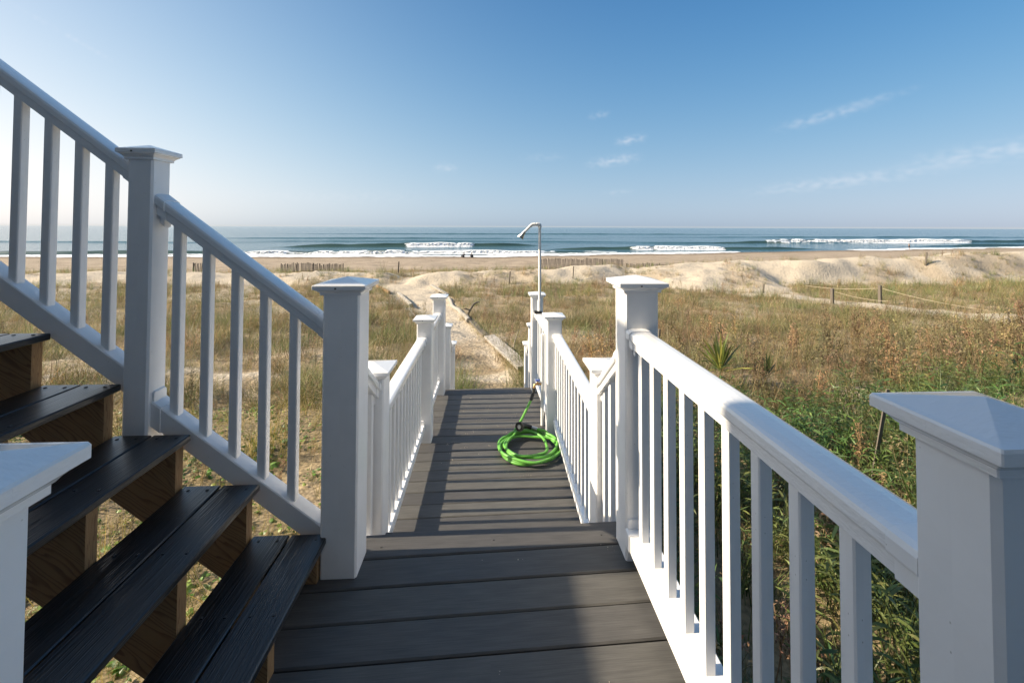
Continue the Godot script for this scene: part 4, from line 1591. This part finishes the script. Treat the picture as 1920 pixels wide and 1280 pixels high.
# ---------------------------------------------------------------- people on the beach
# capsules: [from, to, radius, radius]; one smooth skin over them all
func skin(caps: Array, cell: float, blend := 0.03) -> ArrayMesh:
	var lo := Vector3(1e9, 1e9, 1e9)
	var hi := -lo
	for c in caps:
		for k in range(2):
			var r: float = c[2 + k] + cell * 2.0
			lo = lo.min(c[k] - Vector3(r, r, r))
			hi = hi.max(c[k] + Vector3(r, r, r))
	var n := Vector3i(((hi - lo) / cell).ceil()) + Vector3i.ONE
	var f := PackedFloat32Array()
	f.resize(n.x * n.y * n.z)
	for z in range(n.z):
		for y in range(n.y):
			for x in range(n.x):
				var p := lo + Vector3(x, y, z) * cell
				var d := 1.0
				for c in caps:
					var ab: Vector3 = c[1] - c[0]
					var t := clampf((p - c[0]).dot(ab) / maxf(ab.length_squared(), 1e-6), 0.0, 1.0)
					var e: float = p.distance_to(c[0] + ab * t) - lerpf(c[2], c[3], t)
					var h := clampf(0.5 + 0.5 * (d - e) / blend, 0.0, 1.0)
					d = lerpf(d, e, h) - blend * h * (1.0 - h)
				f[(z * n.y + y) * n.x + x] = d
	var id := {}
	var vs := PackedVector3Array()
	var idx := PackedInt32Array()
	var at := func(x: int, y: int, z: int) -> int: return (z * n.y + y) * n.x + x
	for z in range(n.z - 1):
		for y in range(n.y - 1):
			for x in range(n.x - 1):
				var sum := Vector3.ZERO
				var cnt := 0
				for e in [[0, 0, 0, 1, 0, 0], [0, 1, 0, 1, 1, 0], [0, 0, 1, 1, 0, 1], [0, 1, 1, 1, 1, 1], [0, 0, 0, 0, 1, 0], [1, 0, 0, 1, 1, 0], [0, 0, 1, 0, 1, 1], [1, 0, 1, 1, 1, 1], [0, 0, 0, 0, 0, 1], [1, 0, 0, 1, 0, 1], [0, 1, 0, 0, 1, 1], [1, 1, 0, 1, 1, 1]]:
					var a := f[at.call(x + e[0], y + e[1], z + e[2])]
					var b := f[at.call(x + e[3], y + e[4], z + e[5])]
					if (a < 0.0) != (b < 0.0):
						var t := a / (a - b)
						sum += Vector3(x + e[0], y + e[1], z + e[2]).lerp(Vector3(x + e[3], y + e[4], z + e[5]), t)
						cnt += 1
				if cnt:
					id[at.call(x, y, z)] = vs.size()
					vs.append(lo + sum / cnt * cell)
	for z in range(1, n.z - 1):
		for y in range(1, n.y - 1):
			for x in range(1, n.x - 1):
				var a := f[at.call(x, y, z)]
				for ax in range(3):
					var b := f[at.call(x + int(ax == 0), y + int(ax == 1), z + int(ax == 2))]
					if (a < 0.0) == (b < 0.0):
						continue
					var q := []
					for o in ([[0, 0, 0], [0, -1, 0], [0, -1, -1], [0, 0, -1]] if ax == 0 else ([[0, 0, 0], [0, 0, -1], [-1, 0, -1], [-1, 0, 0]] if ax == 1 else [[0, 0, 0], [-1, 0, 0], [-1, -1, 0], [0, -1, 0]])):
						q.append(id.get(at.call(x + o[0], y + o[1], z + o[2]), 0))
					if a < 0.0:
						idx.append_array([q[0], q[1], q[2], q[0], q[2], q[3]])
					else:
						idx.append_array([q[0], q[2], q[1], q[0], q[3], q[2]])
	var st := begin()
	st.set_smooth_group(0)
	for i in idx:
		st.add_vertex(vs[i])
	st.index()
	st.generate_normals()
	return st.commit()


func swollen(caps: Array, by: float) -> Array:
	var out := []
	for c in caps:
		out.append([c[0], c[1], c[2] + by, c[3] + by])
	return out


func make_people() -> void:
	var V := func(x: float, y: float, z: float) -> Vector3: return Vector3(x, y, z)
	# bather standing at the water's edge, seen from behind
	var d := 110.5
	var x := 114.6
	var o := thing("person", "person in dark shorts standing bare-backed at the water's edge", "person", Vector3(x, ground_y(x, d), -d))
	o.rotation.y = 0.3
	var legs := [[V.call(-0.1, 0.92, 0), V.call(-0.12, 0.5, 0), 0.095, 0.062], [V.call(-0.12, 0.5, 0), V.call(-0.12, 0.08, 0.02), 0.058, 0.04], [V.call(0.1, 0.92, 0), V.call(0.13, 0.5, -0.05), 0.095, 0.062], [V.call(0.13, 0.5, -0.05), V.call(0.13, 0.08, 0.04), 0.058, 0.04]]
	var feet := [[V.call(-0.12, 0.04, 0.02), V.call(-0.14, 0.035, -0.17), 0.045, 0.035], [V.call(0.13, 0.04, 0.04), V.call(0.15, 0.035, -0.15), 0.045, 0.035]]
	var torso := [[V.call(-0.07, 0.98, 0), V.call(0.07, 0.98, 0), 0.13, 0.13], [V.call(0, 1.0, 0), V.call(0, 1.28, 0.01), 0.14, 0.15], [V.call(-0.13, 1.38, 0.01), V.call(0.13, 1.38, 0.01), 0.085, 0.085], [V.call(0, 1.42, 0), V.call(0, 1.54, -0.02), 0.058, 0.055]]
	var head := [[V.call(0, 1.62, -0.02), V.call(0, 1.68, -0.02), 0.08, 0.095]]
	var arms := [[V.call(-0.19, 1.38, 0), V.call(-0.28, 1.12, 0.03), 0.05, 0.04], [V.call(-0.28, 1.12, 0.03), V.call(-0.2, 0.94, -0.08), 0.038, 0.03], [V.call(-0.2, 0.94, -0.08), V.call(-0.16, 0.9, -0.12), 0.035, 0.03], [V.call(0.19, 1.38, 0), V.call(0.28, 1.12, 0.03), 0.05, 0.04], [V.call(0.28, 1.12, 0.03), V.call(0.2, 0.94, -0.08), 0.038, 0.03], [V.call(0.2, 0.94, -0.08), V.call(0.16, 0.9, -0.12), 0.035, 0.03]]
	put("body", skin(legs + feet + torso + head + arms, 0.035), M.skin, o)
	put("shorts", skin(swollen([[V.call(-0.1, 0.92, 0), V.call(-0.115, 0.58, 0), 0.095, 0.075], [V.call(0.1, 0.92, 0), V.call(0.125, 0.58, -0.04), 0.095, 0.075], [V.call(-0.07, 0.98, 0), V.call(0.07, 0.98, 0), 0.128, 0.128]], 0.02), 0.035), M.dark_cloth, o)
	put("hair", skin([[V.call(0, 1.66, 0.0), V.call(0, 1.72, 0.0), 0.095, 0.085]], 0.03), M.hair, o)
	# two sitters in dark clothes
	for s in [[-5.05, 80.0, 0.5, "person in dark clothes sitting on the beach, leaning to one side"], [-3.5, 79.9, -0.1, "person in dark clothes sitting upright with arms out, beside the leaning one"]]:
		var p := thing("person", s[3], "person", Vector3(s[0], ground_y(s[0], s[1]), -s[1]))
		p.rotation.y = s[2]
		var lean: float = 0.14 if s[2] > 0.0 else 0.0
		var hips := [[V.call(-0.09, 0.11, 0), V.call(0.09, 0.11, 0), 0.125, 0.125]]
		var back := [[V.call(0, 0.14, 0), V.call(lean * 0.6, 0.42, -0.04), 0.14, 0.15], [V.call(lean - 0.13, 0.54, -0.06), V.call(lean + 0.13, 0.54, -0.06), 0.085, 0.085]]
		var neck := [[V.call(lean, 0.58, -0.06), V.call(lean * 1.2, 0.7, -0.09), 0.055, 0.055], [V.call(lean * 1.3, 0.77, -0.1), V.call(lean * 1.35, 0.82, -0.1), 0.082, 0.095]]
		var leg := []
		var arm := []
		for k in [-1.0, 1.0]:
			leg += [[V.call(0.1 * k, 0.12, -0.05), V.call(0.17 * k, 0.36, -0.42), 0.09, 0.065], [V.call(0.17 * k, 0.36, -0.42), V.call(0.13 * k, 0.07, -0.72), 0.06, 0.042], [V.call(0.13 * k, 0.05, -0.72), V.call(0.15 * k, 0.04, -0.88), 0.045, 0.035]]
			if lean > 0.0:
				arm += [[V.call(lean + 0.19 * k, 0.54, -0.06), V.call(lean + 0.24 * k, 0.36, -0.24), 0.05, 0.04], [V.call(lean + 0.24 * k, 0.36, -0.24), V.call(lean + 0.1 * k + 0.1, 0.38, -0.46), 0.038, 0.03]]
			else:
				arm += [[V.call(0.19 * k, 0.54, -0.06), V.call(0.28 * k, 0.3, 0.02), 0.05, 0.04], [V.call(0.28 * k, 0.3, 0.02), V.call(0.36 * k, 0.05, 0.08), 0.038, 0.03]]
		put("body", skin(hips + back + neck + leg + arm, 0.035), M.skin, p)
		put("shirt", skin(swollen(back + [arm[0], arm[2]], 0.018), 0.035), M.dark_cloth, p)
		put("trousers", skin(swollen(hips + [leg[0], leg[1], leg[3], leg[4]], 0.018), 0.035), M.dark_cloth, p)
		put("hair", skin([[V.call(lean * 1.3, 0.79, -0.08), V.call(lean * 1.35, 0.85, -0.085), 0.088, 0.09]], 0.03), M.hair, p)
